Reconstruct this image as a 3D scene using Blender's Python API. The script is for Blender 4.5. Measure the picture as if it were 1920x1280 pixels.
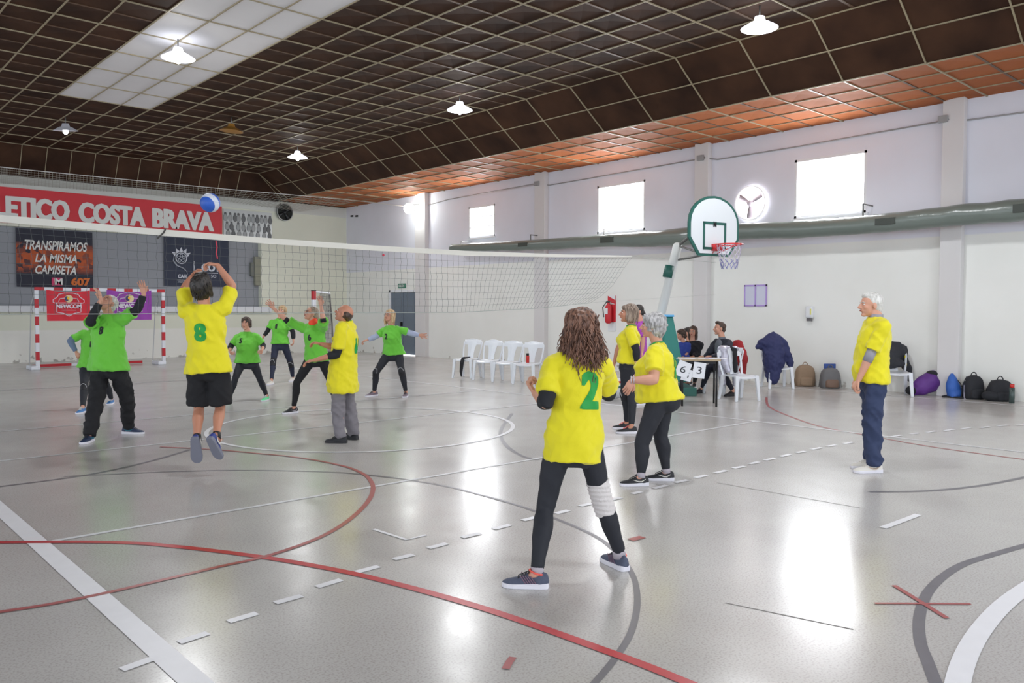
import bpy, bmesh, math, random
from mathutils import Vector, Matrix, noise
from mathutils.bvhtree import BVHTree
random.seed(7)
PI = math.pi
for o in list(bpy.data.objects): bpy.data.objects.remove(o)
SC = bpy.context.scene
COL = SC.collection

# ------------------------------------------------------------------ camera
FOC = 1512.14; YAW, PIT, ROLL = [math.radians(a) for a in (42.4577, -2.2386, 0.1541)]; CH = 1.5387
cF = Vector((math.sin(YAW)*math.cos(PIT), math.cos(YAW)*math.cos(PIT), math.sin(PIT)))
cR0 = Vector((math.cos(YAW), -math.sin(YAW), 0)); cU0 = cR0.cross(cF)
cR = cR0*math.cos(ROLL) + cU0*math.sin(ROLL); cU = cU0*math.cos(ROLL) - cR0*math.sin(ROLL)
cam = bpy.data.cameras.new('camera'); camo = bpy.data.objects.new('camera', cam); COL.objects.link(camo)
camo.matrix_world = Matrix(((cR.x, cU.x, -cF.x, 0), (cR.y, cU.y, -cF.y, 0), (cR.z, cU.z, -cF.z, CH), (0, 0, 0, 1)))
cam.sensor_width = 36; cam.lens = FOC/1920*36; cam.clip_end = 200
SC.camera = camo
# ------------------------------------------------------------------ light
w = bpy.data.worlds.new('world'); SC.world = w; w.use_nodes = True
bg = w.node_tree.nodes['Background']; bg.inputs[0].default_value = (.86, .92, 1, 1); bg.inputs[1].default_value = 2.4
SC.view_settings.view_transform = 'Standard'; SC.view_settings.look = 'None'
SC.view_settings.exposure = 0.1; SC.view_settings.gamma = 1; SC.view_settings.use_curve_mapping = False
def area(name, loc, rot, sx, sy, en, col=(1, 1, 1)):
    l = bpy.data.lights.new(name, 'AREA'); l.shape = 'RECTANGLE'; l.size = sx; l.size_y = sy; l.energy = en; l.color = col
    o = bpy.data.objects.new(name, l); COL.objects.link(o); o.location = loc; o.rotation_euler = rot; return o

WX = 15.73; BY = 26.3            # right wall plane, back wall plane
WTOP = 5.33; ZM = 6.04; XE = 11.95; YE = 25.25; ZL = 5.30; XL = 13.0
# daylight through the right wall windows
WIN = [(17.95, 19.17, 3.72, 4.66), (12.40, 13.95, 3.50, 4.72), (7.00, 8.50, 3.45, 4.66)]
for i, (a, b, c, d) in enumerate(WIN):
    area('window_daylight', (WX-.02, (a+b)/2, (c+d)/2), (0, PI/2, 0), d-c, b-a, (70, 65, 65)[i], (.93, .96, 1))

# ------------------------------------------------------------------ helpers
def ray(x, y): return cF + cR*((x-960)/FOC) - cU*((y-640)/FOC)
CP = Vector((0, 0, CH))
def at(x, y, d): return CP + ray(x, y)*d
def fl(x, y, z=0.0):
    r = ray(x, y); return CP + r*((z-CH)/r.z)
def onX(x, y, X=WX):
    r = ray(x, y); return CP + r*(X/r.x)
def onY(x, y, Y=BY):
    r = ray(x, y); return CP + r*(Y/r.y)
def depth(p): return (Vector(p)-CP).dot(cF)

MATS = {}
def mat(name, col, rough=.6, metal=0, emit=None, es=0, spec=.5, alpha=1, bump=0, bscale=60, var=0, vscale=5, sheen=0, sss=0, tr=0):
    if name in MATS: return MATS[name]
    m = bpy.data.materials.new(name); m.use_nodes = True; nt = m.node_tree; b = nt.nodes['Principled BSDF']
    b.inputs['Base Color'].default_value = (*col, 1); b.inputs['Roughness'].default_value = rough
    b.inputs['Metallic'].default_value = metal; b.inputs['Specular IOR Level'].default_value = spec
    if emit: b.inputs['Emission Color'].default_value = (*emit, 1); b.inputs['Emission Strength'].default_value = es
    if alpha < 1: b.inputs['Alpha'].default_value = alpha
    if sheen: b.inputs['Sheen Weight'].default_value = sheen
    if sss: b.inputs['Subsurface Weight'].default_value = sss; b.inputs['Subsurface Radius'].default_value = (.02, .008, .004)
    if tr: b.inputs['Transmission Weight'].default_value = tr
    tc = None
    if bump or var: tc = nt.nodes.new('ShaderNodeTexCoord')
    if bump:
        n = nt.nodes.new('ShaderNodeTexNoise'); n.inputs['Scale'].default_value = bscale; n.inputs['Detail'].default_value = 3
        nt.links.new(tc.outputs['Object'], n.inputs['Vector'])
        bp = nt.nodes.new('ShaderNodeBump'); bp.inputs['Strength'].default_value = bump; bp.inputs['Distance'].default_value = .01
        nt.links.new(n.outputs['Fac'], bp.inputs['Height']); nt.links.new(bp.outputs['Normal'], b.inputs['Normal'])
    if var:
        n = nt.nodes.new('ShaderNodeTexNoise'); n.inputs['Scale'].default_value = vscale; n.inputs['Detail'].default_value = 5
        nt.links.new(tc.outputs['Object'], n.inputs['Vector'])
        mx = nt.nodes.new('ShaderNodeMix'); mx.data_type = 'RGBA'
        mx.inputs['A'].default_value = (*[c*(1-var) for c in col], 1); mx.inputs['B'].default_value = (*[min(1, c*(1+var)) for c in col], 1)
        nt.links.new(n.outputs['Fac'], mx.inputs['Factor']); nt.links.new(mx.outputs['Result'], b.inputs['Base Color'])
    MATS[name] = m; return m

def s2l(r, g, b): return tuple(((c/255)/12.92 if c/255 <= .04045 else ((c/255+.055)/1.055)**2.4) for c in (r, g, b))

class MB:
    def __init__(s): s.v = []; s.f = []; s.mi = []; s.cur = 0
    def add(s, vs, fs):
        n = len(s.v); s.v += [tuple(v) for v in vs]; s.f += [tuple(i+n for i in f) for f in fs]; s.mi += [s.cur]*len(fs); return s
    def box(s, a, b):
        x0, y0, z0 = a; x1, y1, z1 = b
        return s.add([(x0, y0, z0), (x1, y0, z0), (x1, y1, z0), (x0, y1, z0), (x0, y0, z1), (x1, y0, z1), (x1, y1, z1), (x0, y1, z1)],
                     [(0, 3, 2, 1), (4, 5, 6, 7), (0, 1, 5, 4), (1, 2, 6, 5), (2, 3, 7, 6), (3, 0, 4, 7)])
    def obox(s, c, ax, h):      # oriented box: centre, three unit axes, half sizes
        c = Vector(c); vs = []
        for sz in (-1, 1):
            for sx, sy in ((-1, -1), (1, -1), (1, 1), (-1, 1)):
                vs.append(c + ax[0]*h[0]*sx + ax[1]*h[1]*sy + ax[2]*h[2]*sz)
        return s.add(vs, [(0, 3, 2, 1), (4, 5, 6, 7), (0, 1, 5, 4), (1, 2, 6, 5), (2, 3, 7, 6), (3, 0, 4, 7)])
    def loft(s, rings, cap=True, closed=True):
        n = len(rings[0]); base = len(s.v); vs = [p for r in rings for p in r]; fs = []
        for i in range(len(rings)-1):
            for j in range(n if closed else n-1):
                k = (j+1) % n; fs.append((i*n+j, i*n+k, (i+1)*n+k, (i+1)*n+j))
        if cap:
            fs.append(tuple(range(n-1, -1, -1))); fs.append(tuple((len(rings)-1)*n+j for j in range(n)))
        return s.add(vs, fs)
    def tube(s, pts, rad, seg=10, rnd=True, flat=1.0, side=None):
        pts = [Vector(p) for p in pts]
        if not isinstance(rad, (list, tuple)): rad = [rad]*len(pts)
        P, Rr = list(pts), list(rad)
        if rnd:
            d0 = (pts[0]-pts[1]).normalized(); d1 = (pts[-1]-pts[-2]).normalized()
            P = [pts[0]+d0*rad[0]*.85, pts[0]+d0*rad[0]*.5]+P+[pts[-1]+d1*rad[-1]*.5, pts[-1]+d1*rad[-1]*.85]
            Rr = [rad[0]*.4, rad[0]*.84]+Rr+[rad[-1]*.84, rad[-1]*.4]
        rings = []; up = None
        for i, p in enumerate(P):
            t = (P[min(i+1, len(P)-1)]-P[max(i-1, 0)])
            if t.length < 1e-9: t = Vector((0, 0, 1))
            t.normalize()
            if up is None:
                up = Vector(side) if side else (Vector((0, 0, 1)) if abs(t.z) < .9 else Vector((1, 0, 0)))
            up = up - t*up.dot(t)
            if up.length < 1e-6: up = t.orthogonal()
            up.normalize(); r = t.cross(up)
            rings.append([p + (up*math.cos(2*PI*k/seg) + r*math.sin(2*PI*k/seg)*flat)*Rr[i] for k in range(seg)])
        return s.loft(rings)
    def ell(s, c, r, ax=None, nu=16, nv=10):
        c = Vector(c); ax = ax or (Vector((1, 0, 0)), Vector((0, 1, 0)), Vector((0, 0, 1))); rings = []
        for i in range(1, nv):
            th = PI*i/nv; rings.append([c + ax[0]*(r[0]*math.sin(th)*math.cos(2*PI*j/nu)) + ax[1]*(r[1]*math.sin(th)*math.sin(2*PI*j/nu)) - ax[2]*(r[2]*math.cos(th)) for j in range(nu)])
        b = len(s.v); s.loft(rings, cap=False)
        m = len(rings); s.v.append(tuple(c-ax[2]*r[2])); s.v.append(tuple(c+ax[2]*r[2]))
        fs = [(b+m*nu, b+(j+1) % nu, b+j) for j in range(nu)] + [(b+m*nu+1, b+(m-1)*nu+j, b+(m-1)*nu+(j+1) % nu) for j in range(nu)]
        s.f += fs; s.mi += [s.cur]*len(fs); return s
    def strip(s, pts, wid, z=.002):     # flat painted strip on the floor
        pts = [Vector((p.x, p.y, z)) for p in pts]; L, R = [], []
        for i, p in enumerate(pts):
            t = (pts[min(i+1, len(pts)-1)]-pts[max(i-1, 0)]).normalized(); nrm = Vector((-t.y, t.x, 0))*wid/2
            L.append(p+nrm); R.append(p-nrm)
        n = len(pts); return s.add(R+L, [(i, i+1, n+i+1, n+i) for i in range(n-1)])
    def xf(s, M):
        s.v = [tuple(M @ Vector(v)) for v in s.v]; return s
    def mesh(s, name='m'):
        me = bpy.data.meshes.new(name); me.from_pydata(s.v, [], s.f); me.update(); return me

def build(name, mb, mats, parent=None, smooth=True, bevel=0, origin=None, angle=None):
    me = mb if isinstance(mb, bpy.types.Mesh) else mb.mesh(name)
    ms = mats if isinstance(mats, (list, tuple)) else [mats]
    me.materials.clear()
    for m in ms: me.materials.append(m)
    if isinstance(mb, MB) and len(set(mb.mi)) > 1: me.polygons.foreach_set('material_index', mb.mi)
    bm = bmesh.new(); bm.from_mesh(me); bmesh.ops.recalc_face_normals(bm, faces=bm.faces); bm.to_mesh(me); bm.free()
    me.polygons.foreach_set('use_smooth', [bool(smooth)]*len(me.polygons))
    o = bpy.data.objects.new(name, me); COL.objects.link(o)
    if parent is not None:
        o.parent = parent
        off = ROOTM.get(parent.name)
        if off is not None: me.transform(off)
        ROOTM[o.name] = off
    elif origin is not None:
        me.transform(Matrix.Translation(-Vector(origin))); o.location = origin
    if bevel:
        b = o.modifiers.new('bevel', 'BEVEL'); b.width = bevel; b.segments = 2; b.limit_method = 'ANGLE'; b.angle_limit = .6
    if smooth and angle is not None:
        try: me.set_sharp_from_angle(angle=angle)
        except Exception: pass
    return o
ROOTM = {}
def thing(name, label, cat, loc, group=None, rot=0.0):
    """Empty at the base; children are authored in world space and carried back into its frame."""
    o = bpy.data.objects.new(name, None); COL.objects.link(o); o.location = loc; o.rotation_euler = (0, 0, rot)
    o.empty_display_size = .1; tag(o, label, cat, group)
    ROOTM[o.name] = (Matrix.Translation(Vector(loc)) @ Matrix.Rotation(rot, 4, 'Z')).inverted(); return o
def tag(o, label, cat, group=None):
    o['label'] = label; o['category'] = cat
    if group: o['group'] = group
    return o
def struct(name, mb, m, smooth=False, **k):
    o = build(name, mb, m, smooth=smooth, **k); o['kind'] = 'structure'; return o
def copy_tree(o, parent=None):
    c = o.copy(); COL.objects.link(c)
    if parent is not None: c.parent = parent
    for ch in list(o.children): copy_tree(ch, c)
    return c
TMPS = bpy.data.scenes.new('scratch')          # modifiers are evaluated in a small scene of their own
def tmpdg():
    with bpy.context.temp_override(scene=TMPS, view_layer=TMPS.view_layers[0]):
        d = bpy.context.evaluated_depsgraph_get(); d.update()
    return d
def voxel(mb, vox, sm=4, fac=.5):
    me = mb.mesh('tmp') if isinstance(mb, MB) else mb
    o = bpy.data.objects.new('tmp', me); TMPS.collection.objects.link(o)
    r = o.modifiers.new('r', 'REMESH'); r.mode = 'VOXEL'; r.voxel_size = vox
    if sm:
        q = o.modifiers.new('s', 'SMOOTH'); q.iterations = sm; q.factor = fac
    dg = tmpdg()
    out = bpy.data.meshes.new_from_object(o.evaluated_get(dg))
    bpy.data.objects.remove(o); bpy.data.meshes.remove(me); return out
def displace(me, f, lim=None):      # move vertices along their normals by f(co, normal) -> vector; normals read once
    n = len(me.vertices); co = [0.0]*(3*n); no = [0.0]*(3*n); me.vertices.foreach_get('co', co); me.vertices.foreach_get('normal', no)
    for i in range(n):
        c = Vector(co[3*i:3*i+3]); c = c+f(c, Vector(no[3*i:3*i+3]))
        if lim: c = lim(c)
        co[3*i:3*i+3] = c
    me.vertices.foreach_set('co', co); me.update()
def floor_lim(c): c.z = max(c.z, .004); return c
def append(me, mb):             # join extra (unremeshed) geometry into a mesh
    bm = bmesh.new(); bm.from_mesh(me); t = mb if isinstance(mb, bpy.types.Mesh) else mb.mesh('t'); bm.from_mesh(t); bm.to_mesh(me); bm.free(); bpy.data.meshes.remove(t); return me

def text_mesh(txt, w, h, bold=.0, shear=0, space=1.0, res=3):
    heavy = 0
    if bold > .04: heavy = bold-.03; bold = .03
    """text in the XY plane scaled into a w x h box, lower-left at the origin"""
    c = bpy.data.curves.new('t', 'FONT'); c.body = txt; c.offset = bold; c.shear = shear; c.resolution_u = res; c.space_character = space; c.fill_mode = 'FRONT'
    o = bpy.data.objects.new('t', c); TMPS.collection.objects.link(o); dg = tmpdg()
    me = bpy.data.meshes.new_from_object(o.evaluated_get(dg)); bpy.data.objects.remove(o); bpy.data.curves.remove(c)
    if heavy:                      # heavy face: overlapping copies of each glyph
        bm = bmesh.new()
        for q_, (dx, dy) in enumerate(((-1, 0), (-.5, .3), (0, 0), (.5, -.3), (1, 0))):
            t = me.copy(); t.transform(Matrix.Translation((dx*heavy, dy*heavy*.6, .0012*q_))); bm.from_mesh(t); bpy.data.meshes.remove(t)
        bm.to_mesh(me); bm.free()
    xs = [v.co.x for v in me.vertices]; ys = [v.co.y for v in me.vertices]
    x0, x1, y0, y1 = min(xs), max(xs), min(ys), max(ys)
    me.transform(Matrix.Diagonal((w/(x1-x0), h/(y1-y0), 1, 1)) @ Matrix.Translation((-x0, -y0, 0))); return me
def place_flat(me, o, ex, ey):       # put an XY-plane mesh at origin o with axes ex, ey
    ez = Vector(ex).cross(Vector(ey)); M = Matrix((( ex[0], ey[0], ez[0], o[0]), (ex[1], ey[1], ez[1], o[1]), (ex[2], ey[2], ez[2], o[2]), (0, 0, 0, 1)))
    me.transform(M); return me
EX = Vector((1, 0, 0)); EY = Vector((0, 1, 0)); EZ = Vector((0, 0, 1))
def sign_text(name, txt, x, z, w, h, m, parent, Y, bold=.02, shear=0, space=1.0):
    me = place_flat(text_mesh(txt, w, h, bold, shear, space), (x, Y, z), EX, EZ)
    return build(name, me, m, parent, smooth=False)
def tri_poly(mb, pts): mb.add(pts, [tuple(range(len(pts)))])

# ------------------------------------------------------------------ materials of the hall
def floor_mat():
    m = bpy.data.materials.new('polished_concrete'); m.use_nodes = True; nt = m.node_tree; b = nt.nodes['Principled BSDF']; N = nt.nodes.new; L = nt.links.new
    tc = N('ShaderNodeTexCoord')
    a = N('ShaderNodeTexNoise'); a.inputs['Scale'].default_value = .55; a.inputs['Detail'].default_value = 6; L(tc.outputs['Object'], a.inputs['Vector'])
    s = N('ShaderNodeTexNoise'); s.inputs['Scale'].default_value = 90; s.inputs['Detail'].default_value = 3; L(tc.outputs['Object'], s.inputs['Vector'])
    r1 = N('ShaderNodeValToRGB'); r1.color_ramp.elements[0].position = .3; r1.color_ramp.elements[1].position = .7
    r1.color_ramp.elements[0].color = (*s2l(182, 179, 176), 1); r1.color_ramp.elements[1].color = (*s2l(200, 198, 195), 1); L(a.outputs['Fac'], r1.inputs[0])
    r2 = N('ShaderNodeValToRGB'); r2.color_ramp.elements[0].position = .36; r2.color_ramp.elements[1].position = .52
    r2.color_ramp.elements[0].color = (.72, .70, .68, 1); r2.color_ramp.elements[1].color = (1, 1, 1, 1); L(s.outputs['Fac'], r2.inputs[0])
    mx = N('ShaderNodeMix'); mx.data_type = 'RGBA'; mx.blend_type = 'MULTIPLY'; mx.inputs['Factor'].default_value = .7
    L(r1.outputs[0], mx.inputs['A']); L(r2.outputs[0], mx.inputs['B']); L(mx.outputs['Result'], b.inputs['Base Color'])
    g = N('ShaderNodeTexNoise'); g.inputs['Scale'].default_value = 2.5; g.inputs['Detail'].default_value = 4; g.inputs['Roughness'].default_value = .55; L(tc.outputs['Object'], g.inputs['Vector'])
    mr = N('ShaderNodeMapRange'); mr.inputs['From Min'].default_value = .3; mr.inputs['From Max'].default_value = .7; mr.inputs['To Min'].default_value = .19; mr.inputs['To Max'].default_value = .262
    L(g.outputs['Fac'], mr.inputs['Value']); L(mr.outputs['Result'], b.inputs['Roughness'])
    bp = N('ShaderNodeBump'); bp.inputs['Strength'].default_value = .04; bp.inputs['Distance'].default_value = .01; L(g.outputs['Fac'], bp.inputs['Height'])
    b.inputs['Specular IOR Level'].default_value = .55
    return m
def wall_mat(name, lo, hi, zb, stain=.06):
    m = bpy.data.materials.new(name); m.use_nodes = True; nt = m.node_tree; b = nt.nodes['Principled BSDF']; N = nt.nodes.new; L = nt.links.new
    tc = N('ShaderNodeTexCoord'); sp = N('ShaderNodeSeparateXYZ'); L(tc.outputs['Object'], sp.inputs[0])
    n = N('ShaderNodeTexNoise'); n.inputs['Scale'].default_value = .8; n.inputs['Detail'].default_value = 6; L(tc.outputs['Object'], n.inputs['Vector'])
    mr = N('ShaderNodeMapRange'); mr.inputs['From Min'].default_value = zb-.015; mr.inputs['From Max'].default_value = zb+.015; L(sp.outputs['Z'], mr.inputs['Value'])
    mx = N('ShaderNodeMix'); mx.data_type = 'RGBA'; mx.inputs['A'].default_value = (*lo, 1); mx.inputs['B'].default_value = (*hi, 1); L(mr.outputs['Result'], mx.inputs['Factor'])
    r = N('ShaderNodeValToRGB'); r.color_ramp.elements[0].position = .3; r.color_ramp.elements[1].position = .62
    r.color_ramp.elements[0].color = (1-stain*2, 1-stain*2, 1-stain*2.3, 1); r.color_ramp.elements[1].color = (1, 1, 1, 1); L(n.outputs['Fac'], r.inputs[0])
    m2 = N('ShaderNodeMix'); m2.data_type = 'RGBA'; m2.blend_type = 'MULTIPLY'; m2.inputs['Factor'].default_value = 1; L(mx.outputs['Result'], m2.inputs['A']); L(r.outputs[0], m2.inputs['B'])
    # damp peeling patches low on the wall
    n2 = N('ShaderNodeTexNoise'); n2.inputs['Scale'].default_value = 5; n2.inputs['Detail'].default_value = 8; L(tc.outputs['Object'], n2.inputs['Vector'])
    mz = N('ShaderNodeMapRange'); mz.inputs['From Min'].default_value = 0; mz.inputs['From Max'].default_value = .45; mz.inputs['To Min'].default_value = .12; mz.inputs['To Max'].default_value = -.15; L(sp.outputs['Z'], mz.inputs['Value'])
    ad = N('ShaderNodeMath'); ad.operation = 'ADD'; L(n2.outputs['Fac'], ad.inputs[0]); L(mz.outputs['Result'], ad.inputs[1])
    gt = N('ShaderNodeMapRange'); gt.inputs['From Min'].default_value = .66; gt.inputs['From Max'].default_value = .72; L(ad.outputs[0], gt.inputs['Value'])
    m3 = N('ShaderNodeMix'); m3.data_type = 'RGBA'; m3.inputs['B'].default_value = (.42, .40, .36, 1); L(gt.outputs['Result'], m3.inputs['Factor']); L(m2.outputs['Result'], m3.inputs['A'])
    L(m3.outputs['Result'], b.inputs['Base Color']); b.inputs['Roughness'].default_value = .75
    return m
def tile_mat():
    m = bpy.data.materials.new('brown_ceiling_panel'); m.use_nodes = True; nt = m.node_tree; b = nt.nodes['Principled BSDF']; N = nt.nodes.new; L = nt.links.new
    tc = N('ShaderNodeTexCoord'); n = N('ShaderNodeTexNoise'); n.inputs['Scale'].default_value = 1.3; n.inputs['Detail'].default_value = 6; L(tc.outputs['Object'], n.inputs['Vector'])
    r = N('ShaderNodeValToRGB'); r.color_ramp.elements[0].position = .3; r.color_ramp.elements[1].position = .72
    r.color_ramp.elements[0].color = (*s2l(46, 30, 23), 1); r.color_ramp.elements[1].color = (*s2l(74, 50, 36), 1); L(n.outputs['Fac'], r.inputs[0])
    L(r.outputs[0], b.inputs['Base Color']); b.inputs['Roughness'].default_value = .7; b.inputs['Specular IOR Level'].default_value = .15; return m
M_floor = floor_mat()
M_wallR = wall_mat('right_wall_paint', s2l(236, 237, 233), s2l(224, 226, 236), 2.9, .03)
M_wallB = wall_mat('back_wall_paint', s2l(236, 235, 228), s2l(226, 228, 212), .92, .03)
M_tile = tile_mat()
M_grid = mat('ceiling_grid_metal', s2l(158, 146, 120), .5, .1)
M_white = mat('white_paint', s2l(225, 228, 232), .5)
M_wpanel = mat('white_ceiling_panel', s2l(222, 220, 222), .7, var=.04, vscale=1.5)
M_glow = mat('sky_behind_pane', (1, 1, 1), .5, emit=(.95, .97, 1), es=7)
M_dark = mat('dark_void', (.02, .022, .02), .9)
M_blackm = mat('black_metal', (.02, .02, .022), .4, .5)
M_greym = mat('grey_metal', s2l(120, 120, 118), .4, .6)

# ------------------------------------------------------------------ floor and its painted lines
XLEFT = -9.0; YNEAR = -7.0
struct('floor', MB().box((XLEFT, YNEAR, -.2), (WX+.3, BY+.3, 0)), M_floor)
Mw = mat('white_line_paint', s2l(232, 232, 236), .4, var=.05, vscale=9)
Mw2 = mat('worn_white_line_paint', s2l(218, 219, 222), .4, var=.06, vscale=9)
Mred = mat('red_line_paint', s2l(186, 52, 60), .35, var=.15, vscale=7)
Mred2 = mat('worn_red_line_paint', s2l(166, 88, 88), .35, var=.15, vscale=7)
Mdk = mat('worn_black_line_paint', s2l(112, 110, 116), .35, var=.18, vscale=7)
Mjt = mat('concrete_joint', s2l(88, 84, 80), .5)
def smooth_px(pts, n=6):        # Catmull-Rom through floor points
    P = [fl(*p) for p in pts]; out = []
    for i in range(len(P)-1):
        a, b, c, d = P[max(i-1, 0)], P[i], P[i+1], P[min(i+2, len(P)-1)]
        for k in range(n):
            t = k/n; out.append(.5*((2*b)+(c-a)*t+(2*a-5*b+4*c-d)*t*t+(3*b-a-3*c+d)*t**3))
    return out+[P[-1]]
def ln(a, b, n=2): return [Vector(a).lerp(Vector(b), i/(n-1)) for i in range(n)]
m1 = MB(); m1.strip(ln((1.245, -3, 0), (1.245, 22, 0)), .115, .0030)
struct('floor_court_sideline', m1, Mw)
m1 = MB(); XR = 10.04; YC = 9.46
m1.strip(ln((XR, -3, 0), (XR, 24, 0)), .055, .0022)
m1.strip(ln((-6, YC, 0), (XR, YC, 0)), .05, .0026)
m1.strip(ln((1.245, 5.95, 0), (XR, 5.95, 0)), .045, .0026)
m1.strip(ln((-6, 11.75, 0), (XR, 11.75, 0)), .045, .0026)
m1.strip(ln((-6, 17.6, 0), (XR, 17.6, 0)), .05, .0026)
m1.strip([fl(1340, 716), fl(1920, 761)], .05, .0022)
struct('floor_white_lines', m1, Mw2)
cl = fl(394, 804); cr = fl(959, 794); cc = (cl+cr)/2; rr = (cr-cl).length/2
struct('floor_centre_circle', MB().strip([cc+Vector((math.cos(t*PI/48)*rr, math.sin(t*PI/48)*rr, 0)) for t in range(97)], .055, .0034), Mw)
struct('floor_red_arc', MB().strip(smooth_px([(-60, 1018), (0, 1017), (213, 1017), (340, 1026), (500, 1046), (640, 1071), (750, 1097), (870, 1130), (985, 1167), (1180, 1237), (1290, 1281), (1420, 1335)]), .058, .0038), Mred)
struct('floor_worn_red_arc', MB().strip(smooth_px([(-60, 1159), (0, 1148), (90, 1134), (195, 1113), (330, 1082), (415, 1062), (500, 1043), (590, 1012), (645, 982), (682, 950), (698, 925), (697, 905), (680, 888), (640, 873), (560, 858), (480, 850), (400, 843), (300, 838)]), .04, .0042), Mred2)
m1 = MB(); m1.strip(smooth_px([(-40, 916), (0, 912), (165, 890), (280, 865), (355, 843)]), .05, .0012)
m1.strip(smooth_px([(120, 893), (400, 882), (640, 886), (800, 905), (900, 927), (1000, 957), (1100, 997), (1150, 1030), (1185, 1075), (1195, 1125), (1185, 1180), (1160, 1225), (1115, 1280), (1080, 1310)]), .035, .0014)
m1.strip(smooth_px([(960, 775), (940, 805), (945, 830), (975, 853), (1010, 862)]), .05, .0012)
m1.strip(smooth_px([(1960, 1012), (1860, 1040), (1795, 1063), (1745, 1103), (1725, 1150), (1725, 1200), (1740, 1242), (1757, 1285), (1780, 1320)]), .055, .0016)
m1.strip(smooth_px([(1630, 922), (1740, 920), (1840, 910), (1930, 893)]), .05, .0012)
struct('floor_worn_black_lines', m1, Mdk)
struct('floor_white_key_arc', MB().strip(smooth_px([(1990, 1062), (1925, 1102), (1880, 1136), (1842, 1178), (1815, 1222), (1798, 1270), (1790, 1320)]), .095, .0040), Mw)
DASH = [((228, 1256), (290, 1234)), ((335, 1205), (390, 1187)), ((428, 1166), (482, 1150)), ((516, 1131), (566, 1117)), ((594, 1101), (640, 1087)), ((668, 1073), (710, 1062)), ((738, 1049), (775, 1040)), ((803, 1028), (838, 1019)), ((866, 1008), (900, 1000)), ((925, 992), (957, 984)), ((980, 976), (1008, 969)), ((1042, 963), (1066, 957)), ((1087, 949), (1115, 943)), ((1143, 938), (1165, 933)), ((1185, 926), (1203, 922)), ((1225, 916), (1250, 910)), ((1265, 905), (1290, 900)), ((1303, 896), (1325, 891)), ((1340, 887), (1362, 882)), ((1375, 878), (1397, 874)), ((1405, 870), (1423, 866)), ((1434, 863), (1453, 859)), ((1463, 856), (1482, 852)), ((1493, 849), (1510, 846)), ((1521, 843), (1540, 839)), ((1550, 837), (1568, 834)), ((1582, 832), (1600, 829)), ((1670, 819), (1690, 816)), ((1707, 814), (1723, 812)), ((1737, 811), (1755, 808)), ((1770, 808), (1788, 805)), ((1803, 804), (1820, 802)), ((1838, 802), (1856, 800)), ((1870, 799), (1890, 797)), ((1905, 797), (1922, 796)), ((1655, 990), (1722, 965))]
m1 = MB()
for a, b in DASH: m1.strip([fl(*a), fl(*b)], .055, .0036)
m1.strip([fl(700, 992), fl(762, 1012), fl(800, 1003)], .03, .0030)
struct('floor_white_dashes', m1, Mw)
m1 = MB(); m1.strip([fl(1676, 1098), fl(1720, 1125), fl(1776, 1160)], .03, .0044); m1.strip([fl(1640, 1132), fl(1820, 1133)], .022, .0046)
m1.strip([fl(948, 1255), fl(955, 1242), fl(962, 1233)], .035, .0044); m1.strip([fl(1182, 1013), fl(1205, 1007)], .06, .0044)
m1.strip(smooth_px([(1437, 745), (1442, 762), (1480, 780), (1540, 800), (1620, 815), (1750, 838), (1925, 862)]), .04, .0018)
struct('floor_red_marks', m1, Mred2)
m1 = MB()
for a, b in (((1345, 905), (1612, 952)), ((1360, 1130), (1600, 1180)), ((812, 905), (1015, 960)), ((640, 886), (750, 898))): m1.strip([fl(*a), fl(*b)], .012, .0008)
struct('floor_joints', m1, Mjt)

# ------------------------------------------------------------------ walls
def wall_right():
    m = MB(); t = .3
    ys = [YNEAR]; 
    for a, b, c, d in sorted(WIN): ys += [a, b]
    ys += [BY+.3]
    x0, x1 = WX, WX+t
    Y = ys
    for i in range(len(Y)-1):
        a, b = Y[i], Y[i+1]; w_ = [q for q in WIN if abs(q[0]-a) < 1e-6]
        if w_:
            c, d = w_[0][2], w_[0][3]; m.box((x0, a, 0), (x1, b, c)); m.box((x0, a, d), (x1, b, WTOP+.6))
        else: m.box((x0, a, 0), (x1, b, WTOP+.6))
    struct('wall_right', m, M_wallR)
wall_right()
m = MB(); m.box((XLEFT, BY, 0), (WX, BY+.3, 1.50)); m.box((XLEFT, BY, 3.86), (12.38, BY+.3, 5.28)); m.box((12.38, BY, 1.50), (WX, BY+.3, 5.28))
m.box((12.3, BY+.3, 1.5), (12.38, BY+.4, 3.86))
struct('wall_back', m, M_wallB)
struct('wall_back_recess', MB().box((XLEFT, BY+.22, 1.5), (12.4, BY+.34, 3.86)), mat('grey_shutter', s2l(147, 150, 156), .7, var=.05, vscale=.8))
struct('trim_1', MB().box((XLEFT, BY-.14, 1.44), (12.7, BY+.25, 1.62)), M_white, bevel=.01)
struct('trim_2', MB().box((XLEFT, BY-.02, 4.92), (WX, BY, 5.26)), mat('pale_beam', s2l(212, 214, 208), .7))
m = MB(); m.box((XLEFT, BY+.05, 5.28), (WX, BY+.3, 6.6)); struct('wall_back_upper', m, M_dark)
Mpil = mat('pilaster_paint', s2l(214, 212, 212), .7, var=.03, vscale=2)
Mpil2 = mat('cream_pilaster_paint', s2l(212, 208, 184), .7, var=.03, vscale=2)
for i, (a, b) in enumerate(((21.2, 21.75), (15.72, 16.12), (10.5, 10.87), (5.22, 5.58))):
    struct('wall_right_pilaster', MB().box((WX-.16, a, 0), (WX, b, WTOP)), Mpil if i > 1 else Mpil, bevel=.01)
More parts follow.
